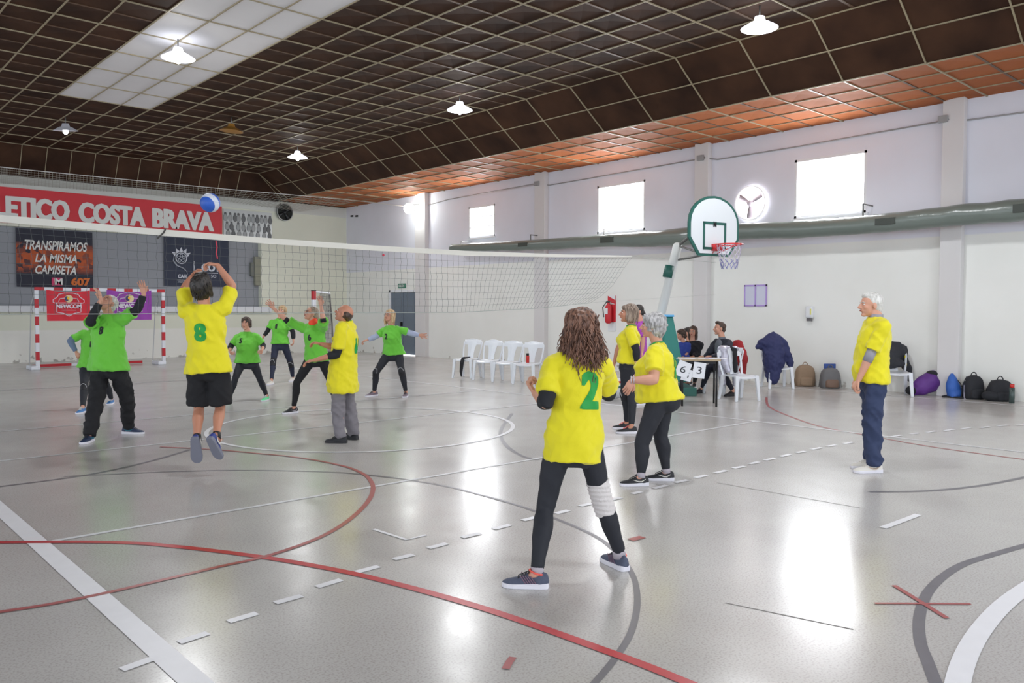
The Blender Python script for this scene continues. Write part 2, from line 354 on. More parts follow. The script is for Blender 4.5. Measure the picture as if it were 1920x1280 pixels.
# windows: frame, glowing sky pane outside
for i, (a, b, c, d) in enumerate(WIN):
    f = MB(); t = .05
    f.box((WX+.0, a, c), (WX+.06, b, c+t)); f.box((WX+.0, a, d-t), (WX+.06, b, d)); f.box((WX+.0, a, c), (WX+.06, a+t, d)); f.box((WX+.0, b-t, c), (WX+.06, b, d))
    if i == 0:
        for zz in (c+.31, c+.62): f.box((WX+.01, a, zz-.012), (WX+.05, b, zz+.012))
    o = struct('window_%d' % (i+1), f, M_white)
    p = build('pane', MB().box((WX+.07, a, c), (WX+.08, b, d)), M_glow, o, smooth=False)
    sl = build('window_sill', MB().box((WX-.04, a-.05, c-.05), (WX+.05, b+.05, c-.005)), M_white, o, smooth=False)
# door with its frame and exit sign
dr = struct('door_1', MB().box((WX-.05, 21.84, .04), (WX-.01, 22.56, 2.12)).box((WX-.05, 22.58, .04), (WX-.01, 23.30, 2.12)), mat('blue_grey_door', s2l(104, 116, 130), .5), bevel=.005)
f = MB(); f.box((WX-.08, 21.76, 0), (WX, 21.83, 2.2)); f.box((WX-.08, 23.31, 0), (WX, 23.38, 2.2)); f.box((WX-.08, 21.76, 2.13), (WX, 23.38, 2.2))
build('door_frame', f, M_white, dr, smooth=False)
build('door_light_slit', MB().box((WX-.10, 21.84, 0), (WX-.02, 23.3, .03)), mat('light_under_door', (1, 1, 1), .5, emit=(1, 1, 1), es=1.2), dr, smooth=False)  # emissive strip imitates the slit of light under the door
build('door_handle', MB().box((WX-.12, 22.62, .98), (WX-.05, 22.68, 1.12)), M_blackm, dr, smooth=False)
for sgn_z in (.35, 1.25):
    build('door_panel', MB().box((WX-.058, 21.92, sgn_z), (WX-.05, 22.48, sgn_z+.72)).box((WX-.058, 22.66, sgn_z), (WX-.05, 23.22, sgn_z+.72)), mat('blue_grey_door', (0, 0, 0)), dr, smooth=False)
ex = thing('exit_sign', 'small green exit sign above the blue-grey door', 'sign', (WX-.02, 22.7, 2.27))
build('sign_board', MB().box((WX-.03, 22.48, 2.27), (WX-.005, 22.92, 2.42)), mat('exit_green', s2l(60, 120, 100), .5), ex, smooth=False)
tm = text_mesh('SALIDA', .34, .075, .02); place_flat(tm, (WX-.033, 22.87, 2.31), -EY, EZ); build('lettering', tm, mat('sign_white', (.85, .88, .85), .5), ex, smooth=False)

# ------------------------------------------------------------------ ceiling
PX_, PY_ = .62, 1.29
def panel_grid(m, o, eu, ev, nu, nv, hu, hv, up, flat=False, skip=None):
    for i in range(nu):
        for j in range(nv):
            if skip and skip(i, j): continue
            a = o+eu*(i*hu)+ev*(j*hv); b = a+eu*hu; c = b+ev*hv; d = a+ev*hv
            if flat: m.add([a, b, c, d], [(0, 1, 2, 3)])
            else:
                q = (a+c)/2+up*(.022+.012*random.random()); m.add([a, b, c, d, q], [(0, 1, 4), (1, 2, 4), (2, 3, 4), (3, 0, 4)])
NX = 34; NJ = 50; hy = PY_/2
Y0 = 10.1 - PY_*13; NJ = round((25.5-Y0)/hy); hy = (25.5-Y0)/NJ; PY_ = hy*2
YTOPS = Y0+NJ*hy
mp = MB(); mw_ = MB(); JW = round((19.1-Y0)/hy); YW_ = Y0+JW*hy
# white strip: columns from X=4.51 to 6.37, up to Y=19.13
wi0 = round((XE-6.37)/PX_); wi1 = round((XE-4.51)/PX_)
panel_grid(mp, Vector((XE, Y0, ZM)), -EX, EY, NX, NJ, PX_, hy, EZ, skip=lambda i, j: wi0 <= i < wi1 and j < JW)
o_ = MB(); xa, xb = XE-wi0*PX_, XE-wi1*PX_
o_.box((xb, Y0, ZM-.005), (xa, YW_, ZM+.03))
struct('ceiling', mp, M_tile)
struct('ceiling_white_strip', o_, M_wpanel)
# right cove (two rows) and lower flat margin (four rows)
sl = Vector((XL-XE, 0, ZL-ZM)); L_ = sl.length/2; sl.normalize()
mc = MB(); panel_grid(mc, Vector((XE, Y0, ZM)), sl, EY, 2, NJ, L_, hy, Vector((-sl.z*-1, 0, sl.x)))
struct('ceiling_cove_right', mc, M_tile)
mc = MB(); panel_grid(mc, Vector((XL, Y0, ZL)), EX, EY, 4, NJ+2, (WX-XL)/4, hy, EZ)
struct('ceiling_margin_right', mc, mat('amber_lit_ceiling_panel', s2l(158, 92, 54), .7, var=.15, vscale=2, spec=.15))  # panel colour raised to orange to imitate the light on this margin
# back cove
mb_ = MB(); a = Vector((XE, YTOPS, ZM)); sb = Vector((0, BY-.35-YTOPS, 5.26-ZM)); L2 = sb.length/2; sb.normalize()
panel_grid(mb_, a, -EX, sb, NX, 2, PX_, L2, Vector((0, .5, .8)))
mb_.add([a, a+sb*L2*2, Vector((XL, BY-.35, ZL)), Vector((XL, YTOPS, ZL))], [(0, 1, 2), (0, 2, 3)])
mb_.add([(XLEFT, BY-.36, 5.262), (XL, BY-.36, 5.262), (XL, BY, 5.262), (XLEFT, BY, 5.262)], [(0, 1, 2, 3)])
struct('ceiling_cove_back', mb_, M_tile)
# roof slab above, keeps the daylight out
struct('ceiling_roof', MB().box((XLEFT, YNEAR, 6.35), (WX+.3, BY+.3, 6.5)), M_dark)
# grid battens
g = MB(); r = .011
def bat(a, b, wd=.022, th=.018):
    a, b = Vector(a), Vector(b); t = (b-a).normalized(); s_ = t.cross(EZ)
    if s_.length < .1: s_ = EX.copy()
    s_.normalize(); n_ = s_.cross(t); g.obox((a+b)/2, (t, s_, n_), ((b-a).length/2, wd/2, th/2))
zg = ZM-.012
for i in range(NX+1):
    x = XE-i*PX_; k = 8; prev = None
    ys_ = [Y0+(YTOPS-Y0)*q/40 for q in range(41)]
    for q in range(40):
        w1 = .012*noise.noise(Vector((x*1.7, ys_[q]*.9, 0))); w2 = .012*noise.noise(Vector((x*1.7, ys_[q+1]*.9, 0)))
        bat((x+w1*2, ys_[q], zg+w1), (x+w2*2, ys_[q+1], zg+w2), .020)
    if i > 0: bat((x, YTOPS, zg), Vector((x, YTOPS, ZM))+sb*L2*2+Vector((0, -.02, 0)), .016)
j = 0
while Y0+j*PY_ <= YTOPS+.01:
    y = Y0+j*PY_; bat((XE, y, zg), (XE-NX*PX_, y, zg), .022)
    bat(Vector((XE, y, ZM))+Vector((-.01, 0, -.01)), Vector((XL, y, ZL))+Vector((-.01, 0, -.01)), .022)
    bat((XL, y, ZL-.01), (WX, y, ZL-.01), .026); j += 1
bat((XE, Y0, zg), (XE, YTOPS, zg), .014); bat(Vector((XE, Y0, ZM))+sl*L_+Vector((-.01, 0, -.012)), Vector((XE, YTOPS, ZM))+sl*L_+Vector((-.01, 0, -.012)), .022)
for q in range(4): bat((XL+q*(WX-XL)/4, Y0, ZL-.01), (XL+q*(WX-XL)/4, BY-.05, ZL-.01), .022 if q == 0 else .012)
bat((XE, YTOPS, zg), (XE-NX*PX_, YTOPS, zg), .018); bat((XE, YTOPS, zg), (XL, BY-.36, ZL-.01), .016)
struct('ceiling_grid', g, M_grid)
# broad brown stiffeners half way between the cross battens
g = MB(); j = 0
while Y0+(j+.5)*PY_ <= YTOPS:
    y = Y0+(j+.5)*PY_
    bat((XE, y, ZM-.004), (xa, y, ZM-.004), .045, .008); bat((xb, y, ZM-.004), (XE-NX*PX_, y, ZM-.004), .045, .008)
    bat((XL, y, ZL-.004), (WX, y, ZL-.004), .04, .008); j += 1
struct('ceiling_stiffeners', g, mat('brown_stiffener', s2l(92, 68, 48), .5))
# ================================================================== OBJECTS
def ceiling_lamp(x, y, label, lit=1.0, zb=5.72, tilt=(0, 0), energy=60, group='round ceiling lamps', dish=None):
    t = thing('ceiling_lamp', label, 'ceiling lamp', (x, y, zb), group)
    prof = [(.0, .17), (.07, .17), (.09, .10), (.15, .075), (.27, .0), (.262, -.004), (.14, .055), (.06, .075), (0, .08)]
    m = MB(); rings = [[Vector((x+r_*math.cos(2*PI*k/28), y+r_*math.sin(2*PI*k/28), zb+z_)) for k in range(28)] for r_, z_ in prof]
    for rg in rings:
        for p in rg: p.z += tilt[0]*(p.x-x)+tilt[1]*(p.y-y)
    m.loft(rings, cap=False)
    mt = dish or (mat('lit_lamp_dish', (.9, .92, 1), .3, emit=(.86, .9, 1), es=3.0) if lit > .5 else mat('dim_lamp_dish', (.55, .55, .6), .25, .3, emit=(.8, .85, 1), es=.12))
    build('lamp_dish', m, mt, t, angle=1.2)
    if lit > 0:
        build('bulb', MB().ell((x, y, zb+.01), (.06, .06, .10)), mat('lamp_bulb', (1, 1, 1), .3, emit=(.9, .93, 1), es=30 if lit > .5 else 30), t)
    build('lamp_rod', MB().tube([(x, y, zb+.16), (x, y, ZM+.02)], .012, 8, rnd=False), M_greym, t)
    if lit > .5:
        l = bpy.data.lights.new('lamp_light', 'SPOT'); l.energy = energy*4.6; l.spot_size = math.radians(155); l.spot_blend = .4; l.shadow_soft_size = .2; l.color = (.96, .98, 1)
        o = bpy.data.objects.new('lamp_light', l); COL.objects.link(o); o.location = (0, 0, -.12); o.parent = t
        l = bpy.data.lights.new('lamp_glow', 'POINT'); l.energy = energy*.4; l.shadow_soft_size = .1; l.color = (1, .97, .92)
        o = bpy.data.objects.new('lamp_glow', l); COL.objects.link(o); o.location = (0, 0, -.10); o.parent = t
    return t
ceiling_lamp(*fl(334, 106, 5.75).xy, 'lit round ceiling lamp hanging below the white ceiling strip', energy=65)
ceiling_lamp(*fl(862, 205, 5.74).xy, 'lit round ceiling lamp beside the brown cove, above the far part of the net')
ceiling_lamp(*fl(558, 294, 5.74).xy, 'lit round ceiling lamp furthest away in the far corner of the ceiling')
ceiling_lamp(*fl(1424, 51, 5.74).xy, 'lit round ceiling lamp nearest the camera, beside the brown cove', energy=65)
ceiling_lamp(*fl(123, 245, 5.72).xy, 'dim round ceiling lamp in front of the far end of the white ceiling strip', lit=.3, tilt=(.1, .12))
ceiling_lamp(*fl(434, 243, 5.76).xy, 'amber disc imitating a glow on the ceiling between the far lamps', lit=0, dish=mat('amber_ceiling_glow', s2l(178, 128, 58), .35, var=.35, vscale=7), tilt=(-.05, .05))  # amber disc stands in for a reflected glow on the ceiling

for x_, y_, lb in ((5.0, 4.3, 'added unseen ceiling lamp over the near half of the court, left row'), (5.0, -1.0, 'added unseen ceiling lamp of the left row, behind the camera'), (10.7, -1.0, 'added unseen ceiling lamp of the right row, behind the camera')):
    ceiling_lamp(x_, y_, lb)  # lamps added out of view to brighten floor and walls
# floodlight on a wall arm
fp = onX(767, 391, WX-.55)
t = thing('floodlight', 'bright white floodlight on a bracket high on the wall above the blue-grey door', 'floodlight', (WX-.1, fp.y, fp.z))
build('lamp_head', MB().ell(fp, (.17, .17, .17)), mat('floodlight_glow', (1, 1, 1), .3, emit=(.93, 1, .97), es=38), t)
build('bracket', MB().tube([fp+Vector((.1, 0, .12)), (WX+.01, fp.y, fp.z+.2)], .02, 8), M_greym, t)
l = bpy.data.lights.new('flood_light', 'POINT'); l.energy = 4; l.shadow_soft_size = .19; l.color = (.92, 1, .98)
o = bpy.data.objects.new('flood_light', l); COL.objects.link(o); o.location = (-.85, 0, -.1); o.parent = t

# -- volleyball net -------------------------------------------------
NY = YC
top = [(-4.0, 2.47), (1.7, 2.44), (3.25, 2.405), (4.53, 2.385), (6.2, 2.38), (7.78, 2.39), (9.8, 2.45), (11.71, 2.53)]
bot = [(-4.0, 1.47), (1.68, 1.48), (4.52, 1.49), (7.57, 1.50), (9.3, 1.57), (10.45, 1.665)]
def lerp_tab(tb, x):
    if x <= tb[0][0]: return tb[0][1]
    for (a, b), (c, d) in zip(tb, tb[1:]):
        if x <= c: return b+(d-b)*(x-a)/(c-a)
    return tb[-1][1]
t = thing('volleyball_net', 'long black mesh volleyball net with white top tape across the hall', 'net', (4, NY, 0))
m = MB(); XR_ = 11.62
rings = []
for i in range(81):
    x = -4+(XR_+4)*i/80; z = lerp_tab(top, x); h = .036 if x < 8 else .036-.024*(x-8)/(XR_-8)
    rings.append([Vector((x, NY-.008, z-h)), Vector((x, NY-.008, z+h)), Vector((x, NY+.008, z+h)), Vector((x, NY+.008, z-h))])
m.loft(rings); build('top_tape', m, mat('net_tape', s2l(214, 212, 204), .7, var=.04, vscale=6), t, smooth=False)
m = MB(); NR = 9
def netpt(x, f):       # f 0 top .. 1 bottom; the right end gathers to the corner
    zt = lerp_tab(top, x)-.03
    xb = x if x < 7.5 else 7.5+(x-7.5)*(3.0/(XR_-7.5)); zb_ = lerp_tab(bot, xb)
    xx = x+(xb-x)*f; sag = .02*math.sin(x*9+f*3); bel = (1-.25*math.sin(f*PI)*max(0, (x-9)/2.6))
    return Vector((x+(xb-x)*f*(bel if x > 9 else 1), NY+.015*noise.noise(Vector((x*2, f*3, 0))), zt+(zb_-zt)*f))
nv = 150
for i in range(nv+1):
    x = -3.95+(XR_+3.95)*i/nv; pts = []
    for k in range(2*NR+1):
        p = netpt(x, k/(2*NR)); p.x += .013*(1 if (k % 2) else -1)*(1 if (k//2) % 2 else -1)*(.5+.5*noise.noise(Vector((i*.37, k, 2)))) if k % 2 else 0
        pts.append(p)
    m.tube(pts, .0019, 3, rnd=False)
for k in range(1, NR):
    pts = [netpt(-3.95+(XR_+3.95)*i/nv, k/NR)+Vector((0, 0, .004*noise.noise(Vector((i*.4, k, 5))))) for i in range(nv+1)]
    m.tube(pts, .0019, 3, rnd=False)
build('net_mesh', m, mat('net_cord', s2l(84, 88, 90), .8), t, smooth=False)
m = MB(); m.tube([netpt(-3.95+(XR_+3.95)*i/60, 1) for i in range(61)], .0045, 6, rnd=False)
build('bottom_cord', m, mat('pale_cord', s2l(165, 172, 168), .7), t)
for pq, rq in (([(-4, NY, 2.47), (-7.5, NY, 2.5)], .004), ([(XR_, NY, 2.53), (WX, NY+.9, 2.62)], .0028), ([(10.5, NY, 1.67), (WX, NY+.9, 1.9)], .0015)):
    build('tension_cord', MB().tube(pq, rq, 6), mat('pale_cord', (0, 0, 0)), t)
m = MB(); q = onY(405, 452, NY-.015); m.tube([q, q+Vector((.012, 0, -.07)), q+Vector((.0, 0, -.14)), q+Vector((.015, 0, -.2))], .008, 6)
build('red_ribbon', m, mat('red_ribbon', s2l(190, 50, 70), .6), t)
q = onY(719, 478, NY-.015); build('red_ribbon', MB().ell(q, (.018, .01, .018)), mat('red_ribbon', (0, 0, 0)), t)
q = onY(307, 436, NY-.02); build('dark_strap', MB().tube([q+Vector((.02, 0, .04)), q, q+Vector((-.07, 0, -.07))], .009, 6), mat('strap_grey', s2l(70, 68, 66), .7), t)

# -- overhead protective net in front of the banner wall --------------
t = thing('overhead_net', 'white protective net stretched high in front of the banner wall', 'net', (6, 25.5, 4.9))
A = [onY(-60, 306, 24.4), onY(38, 317, 24.4), onY(200, 333, 24.4), onY(420, 354, 24.4), onY(670, 376, 24.4)]
B = [onY(-60, 340, BY-.1), onY(37, 346, BY-.1), onY(200, 359, BY-.1), onY(420, 377, BY-.1), onY(560, 397, BY-.1)]
m = MB()
def pl(P, f):
    f *= len(P)-1; i = min(int(f), len(P)-2); return P[i].lerp(P[i+1], f-i)
for i in range(101):
    a, b = pl(A, i/100), pl(B, min(1, i/100)); m.tube([a, a.lerp(b, .5)+Vector((0, 0, -.03)), b], .0045, 3, rnd=False)
for k in range(1, 9):
    m.tube([pl(A, i/40).lerp(pl(B, i/40), k/9)+Vector((0, 0, -.04*math.sin(PI*k/9))) for i in range(41)], .0045, 3, rnd=False)
build('net_mesh', m, mat('white_net', s2l(190, 188, 178), .8), t, smooth=False)
m = MB(); m.tube(A, .012, 6); m.tube([A[-1], fp+Vector((.1, 0, .05))], .012, 6)
build('support_cord', m, mat('white_cord', s2l(225, 225, 222), .6), t)

# -- goal -------------------------------------------------------------
def goal_bar(m, a, b, n, half, first=0):        # striped square bar, material index alternates
    a, b = Vector(a), Vector(b)
    t_ = (b-a).normalized(); s_ = EY.copy(); n_ = t_.cross(s_)
    for i in range(n):
        m.cur = (i+first) % 2; m.obox(a.lerp(b, (i+.5)/n), (t_, s_, n_), ((b-a).length/n/2, half, half))
    m.cur = 0
Mgr = mat('goal_red', s2l(190, 30, 44), .4); Mgw = mat('goal_white', s2l(225, 228, 235), .4)
GX0, GX1, GY, GZ = 4.87, 7.95, 23.0, 2.04
t = thing('handball_goal', 'red and white striped handball goal with two banners hung from its crossbar', 'goal', ((GX0+GX1)/2, GY, 0))
for nm, x in (('goal_post', GX0), ('goal_post', GX1)):
    m = MB(); goal_bar(m, (x, GY, .02), (x, GY, GZ-.04), 9, .04, 1); build(nm, m, [Mgr, Mgw], t, smooth=False)
m = MB(); goal_bar(m, (GX0-.04, GY, GZ), (GX1+.04, GY, GZ), 15, .04, 0); build('crossbar', m, [Mgr, Mgw], t, smooth=False)
for x in (GX0, GX1):
    build('goal_foot', MB().box((x-.16, GY-.06, 0), (x+.05, GY+.5, .10)), Mgw, t, smooth=False, bevel=.02)
m = MB(); goal_bar(m, (GX0+.06, GY+.85, .05), (GX1-.3, GY+.85, .05), 3, .035, 0); build('ground_bar', m, [Mgr, Mgw], t, smooth=False)
for x in (GX0, GX1): build('back_frame', MB().tube([(x, GY+.03, GZ), (x, GY+.6, GZ-.4), (x, GY+.88, .05)], .012, 8), mat('pale_tube', s2l(196, 198, 200), .5), t)
def newcom_banner(x0, x1, z0, z1, label, colr, name='newcom_banner', Yp=None):
    Yp = GY-.055 if Yp is None else Yp
    b = thing('banner', label, 'banner', ((x0+x1)/2, Yp, z0))
    W_, H_ = x1-x0, z1-z0; N_ = 24
    rows = []
    for j in range(9):
        rows.append([Vector((x0+W_*i/N_, Yp+.012*math.sin(i*.9+j*.3), z0+H_*j/8 - (.05*math.sin(PI*i/N_) if j == 8 else (.05*math.sin(PI*i/N_))*(j/8)**4))) for i in range(N_+1)])
    build('cloth', MB().loft(rows, cap=False, closed=False), mat('banner_'+name, colr, .6, var=.08, vscale=3), b)
    Mb = mat('banner_white_print', s2l(232, 225, 235), .6); y = Yp-.016; cx = (x0+x1)/2
    def P(u, v): return Vector((x0+u*W_, y, z0+v*H_))
    # shield outline
    pts = [(.22, .28), (.22, .56), (.14, .60), (.14, .68), (.24, .78), (.27, .86), (.40, .90), (.60, .90), (.73, .86), (.76, .78), (.86, .68), (.86, .60), (.78, .56), (.78, .28), (.62, .24), (.50, .15), (.38, .24), (.22, .28)]
    m = MB(); m.tube([P(*p) for p in pts], .010, 4, rnd=False); m.tube([P(.2, .58), P(.8, .58)], .012, 4, rnd=False); m.tube([P(.33, .345), P(.67, .345)], .006, 4, rnd=False); m.tube([P(.36, .25), P(.5, .19), P(.64, .25)], .006, 4, rnd=False)
    m.tube([P(.26, .62), P(.30, .72), P(.42, .74)], .009, 4, rnd=False); m.tube([P(.74, .62), P(.70, .72), P(.58, .74)], .009, 4, rnd=False)
    build('crest', m, Mb, b)
    sign_text('lettering', 'NEWCOM', cx-W_*.29, z0+H_*.40, W_*.58, H_*.145, Mb, b, y-.012, .05)
    sign_text('small_lettering', 'MAXI', x0+W_*.07, z0+H_*.05, W_*.10, H_*.035, Mb, b, y-.002, .02) if False else None
    r_ = W_*.10; c = P(.5, .72)
    build('ball_emblem', MB().ell(c, (r_, .006, r_*.95)), mat('emblem_cream', s2l(226, 210, 160), .6), b)
    build('ball_stripe', MB().ell(c+Vector((-r_*.45, -.004, 0)), (r_*.5, .006, r_*.62)), mat('emblem_navy', s2l(60, 50, 110), .6), b)
    build('ball_stripe', MB().ell(c+Vector((-r_*.15, -.008, r_*.1)), (r_*.28, .005, r_*.4)), mat('emblem_yellow', s2l(240, 190, 40), .6), b)
    return b
a = onY(87, 543, GY-.05); c = onY(169, 601, GY-.05)
newcom_banner(a.x, c.x, c.z, a.z-.0, 'red cloth banner with a white volleyball crest hanging on the left of the goal', s2l(214, 38, 56))
a = onY(200, 543, GY-.05); c = onY(284, 599, GY-.05)
newcom_banner(a.x, c.x, c.z, a.z-.0, 'purple cloth banner with a white volleyball crest hanging on the right of the goal', s2l(150, 62, 168), 'purple_banner')

# second goal parked in the far corner, seen from its side
g2 = at(588, 545, 23.4); gx, gy = g2.x, g2.y
t = thing('handball_goal', 'parked handball goal in the far corner seen from the side with grey netting', 'goal', (gx, gy, 0))
m = MB(); goal_bar(m, (gx, gy, 0.02), (gx, gy, g2.z), 8, .05, 1); m.cur = 2; m.box((gx-.055, gy-.055, g2.z), (gx+.055, gy+.055, g2.z+.02))
build('goal_post', m, [Mgr, Mgw, M_blackm], t, smooth=False)
q = at(618, 550, 23.9)
build('top_rail', MB().tube([(gx, gy, g2.z-.02), (q.x-.12, q.y, q.z+.02), q], .03, 8), Mgw, t)
build('back_frame', MB().tube([q, q+Vector((.25, .3, -.9)), (q.x+.35, q.y+.4, .03)], .022, 8), M_greym, t)
m = MB(); q0 = Vector((gx, gy, g2.z))
for k in range(12):
    f_ = k/11; a = q0.lerp(q, .35+.65*f_)+Vector((0, 0, -.03)); m.tube([a, a+Vector((.05+.05*noise.noise(a*3), 0, -.7)), Vector((a.x+.2, a.y+.2, .04))], .007, 3, rnd=False)
for k in range(14):
    z = 1.9-k*.135; m.tube([(q0.x+.25+.06*math.sin(k), q0.y, z+.03), (q.x+.1, q.y+.1, z)], .006, 3, rnd=False)
build('goal_netting', m, mat('grey_netting', s2l(110, 108, 112), .9), t, smooth=False)

# -- banners on the back wall -----------------------------------------
def wall_banner(name, label, x0, x1, z0, z1, m_, Y=BY-.03, top=None):
    b = thing('banner', label, 'banner', ((x0+x1)/2, Y, z0)); n = 30; rows = []
    for j in range(7): rows.append([Vector((x0+(x1-x0)*i/n, Y+.010*math.sin(i*1.3+j), (z0+(z1-z0)*j/6))) for i in range(n+1)])
    build('cloth', MB().loft(rows, cap=False, closed=False), m_, b); return b
Mbr = mat('red_banner_cloth', s2l(212, 52, 62), .55, var=.05, vscale=2)
c = onY(415, 392, BY); d = onY(415, 442, BY); x1 = c.x
top_l = onY(0, 350, BY).z
rb = wall_banner('b', 'long red wall banner with large white club lettering', -3.2, x1, 3.93, 4.93, Mbr, Y=BY-.05)
Mlet = mat('banner_letter_white', s2l(226, 226, 222), .6)
def word(txt, pa, pb, zt, zb, mt, par, Y, bold=.06, shear=0, space=1.0):
    xa_, xb_ = onY(pa, 420, Y).x, onY(pb, 420, Y).x
    return sign_text('lettering', txt, xa_, zb, xb_-xa_, zt-zb, mt, par, Y-.02, bold, shear, space)
word('BRAVA', 285, 401, 4.69, 4.08, Mlet, rb, BY-.05, .075); word('COSTA', 147, 273, 4.69, 4.08, Mlet, rb, BY-.05, .075); word('ATLETICO', -72, 131, 4.69, 4.08, Mlet, rb, BY-.05, .075)
# dark banner with orange band
mo = bpy.data.materials.new('dark_orange_banner'); mo.use_nodes = True; nt = mo.node_tree; b = nt.nodes['Principled BSDF']; N = nt.nodes.new; Lk = nt.links.new
tc = N('ShaderNodeTexCoord'); vo = N('ShaderNodeTexVoronoi'); vo.inputs['Scale'].default_value = 7; vo.distance = 'CHEBYCHEV'; Lk(tc.outputs['Object'], vo.inputs['Vector'])
sx = N('ShaderNodeSeparateXYZ'); Lk(tc.outputs['Object'], sx.inputs[0]); gr = N('ShaderNodeMath'); gr.operation = 'SUBTRACT'; gr.inputs[1].default_value = .85; Lk(sx.outputs['Z'], gr.inputs[0])
ab = N('ShaderNodeMath'); ab.operation = 'ABSOLUTE'; Lk(gr.outputs[0], ab.inputs[0]); mr = N('ShaderNodeMapRange'); mr.inputs['From Min'].default_value = .2; mr.inputs['From Max'].default_value = .52; mr.inputs['To Min'].default_value = 1; mr.inputs['To Max'].default_value = 0; Lk(ab.outputs[0], mr.inputs['Value'])
mu = N('ShaderNodeMath'); mu.operation = 'MULTIPLY'; Lk(mr.outputs['Result'], mu.inputs[0]); Lk(vo.outputs['Color'], mu.inputs[1])
cr_ = N('ShaderNodeValToRGB'); cr_.color_ramp.elements[0].color = (*s2l(34, 36, 52), 1); cr_.color_ramp.elements[0].position = .12; cr_.color_ramp.elements[1].color = (*s2l(186, 84, 36), 1); cr_.color_ramp.elements[1].position = .55
Lk(mu.outputs[0], cr_.inputs[0]); Lk(cr_.outputs[0], b.inputs['Base Color']); b.inputs['Roughness'].default_value = .6
YW = BY+.16
a = onY(29, 431, YW); c = onY(175, 540, YW)
b1 = wall_banner('b', 'dark banner with an orange band and slanted white slogan on the grey shutter', a.x, c.x, c.z, 3.83, mo, Y=YW)
H_ = 3.83-c.z; W_ = c.x-a.x
word('TRANSPIRAMOS', 45, 163, 3.83-H_*.19, 3.83-H_*.36, Mlet, b1, YW, .025, .25); word('LA MISMA', 64, 143, 3.83-H_*.42, 3.83-H_*.57, Mlet, b1, YW, .025, .25); word('CAMISETA', 64, 141, 3.83-H_*.62, 3.83-H_*.77, Mlet, b1, YW, .025, .25)
word('607', 131, 167, 3.83-H_*.82, 3.83-H_*.965, mat('banner_orange', s2l(214, 110, 40), .6), b1, YW, .05)
build('pink_logo', MB().box((onY(96, 500, YW).x, YW-.03, 3.83-H_*.965), (onY(116, 500, YW).x, YW-.02, 3.83-H_*.83)), mat('logo_pink', s2l(212, 60, 110), .6), b1, smooth=False)
word('M', 100, 115, 3.83-H_*.84, 3.83-H_*.955, Mlet, b1, YW-.012, .05)
# navy banner
a = onY(307, 440, YW); c = onY(430, 538, YW)
b2 = wall_banner('b', 'navy banner with a white crowned ball emblem and white lettering', a.x, c.x, c.z, 3.83, mat('navy_banner', s2l(36, 44, 66), .6, var=.05, vscale=2), Y=YW)
Mc = mat('banner_pale_print', s2l(205, 208, 218), .6)
word('CAH', 332, 348, 2.66, 2.53, Mc, b2, YW, .04); word('HANDBALL', 331, 350, 2.49, 2.45, Mc, b2, YW, .01); word('ARGENTINA', 331, 350, 2.43, 2.39, Mc, b2, YW, .01)
word('GOY', 376, 413, 3.03, 2.78, Mc, b2, YW, .06); word('GO SO', 378, 404, 2.68, 2.58, Mc, b2, YW, .01)
e = onY(340, 484, YW-.02); m = MB(); R_ = .17
m.tube([e+Vector((R_*math.cos(k*PI/12), 0, R_*math.sin(k*PI/12))) for k in range(25)], .016, 5, rnd=False)
m.tube([e+Vector((-.23, 0, .06)), e+Vector((-.25, 0, -.1)), e+Vector((-.14, 0, -.24)), e+Vector((.06, 0, -.32)), e+Vector((.17, 0, -.42)), e+Vector((.19, 0, -.52))], [.02, .045, .06, .05, .03, .008], 6, flat=.3, side=EY)
for k in range(5):
    an = PI/2+(k-2)*.5; c0 = e+Vector((.20*math.cos(an), 0, .20*math.sin(an))); tp = e+Vector((.36*math.cos(an), 0, .36*math.sin(an))); sd = Vector((-math.sin(an), 0, math.cos(an)))*.07
    m.add([c0+sd, c0-sd, tp], [(0, 1, 2)])
for k in range(5):
    an = k*2*PI/5+.3; c0 = e+Vector((.085*math.cos(an), 0, .085*math.sin(an))); m.tube([c0+Vector((.045*math.cos(q*PI/3), 0, .045*math.sin(q*PI/3))) for q in range(7)], .009, 4, rnd=False)
build('emblem', m, Mc, b2, smooth=False)
build('divider', MB().box((onY(363, 480, YW).x-.012, YW-.03, 2.55), (onY(363, 480, YW).x+.012, YW-.02, 3.1)), Mc, b2, smooth=False)
build('underline', MB().box((onY(378, 480, YW).x, YW-.03, 2.72), (onY(408, 480, YW).x, YW-.02, 2.735)), Mc, b2, smooth=False)
# team photograph print
a = onY(418, 393, BY); c = onY(509, 446, BY)
t = thing('team_photo', 'wide black and white team photograph print beside the red banner', 'photo', ((a.x+c.x)/2, BY-.03, c.z))
mp_ = mat('print_paper', s2l(196, 200, 200), .22); x0, x1, z0, z1 = a.x, c.x, 3.98, 4.86
build('print_sheet', MB().box((x0, BY-.04, z0), (x1, BY-.01, z1)), mp_, t, smooth=False)
random.seed(3); Mfg = [mat('print_dark', s2l(92, 94, 96), .4), mat('print_mid', s2l(150, 153, 154), .4)]
for row, (zh, n_) in enumerate(((.78, 11), (.44, 9), (.18, 8))):
    for k in range(n_):
        u = (k+.5+.2*random.uniform(-1, 1))/n_; x = x0+(x1-x0)*u; z = z0+(z1-z0)*zh; y = BY-.045
        mm = MB(); mm.cur = 0; mm.ell((x, y, z+.04), (.042, .004, .055), nu=8, nv=6)
        mm.cur = 0 if random.random() < .35 else 1; mm.ell((x, y-.001, z-.09), (.075, .004, .12), nu=8, nv=6)
        build('printed_figure', mm, Mfg, t)
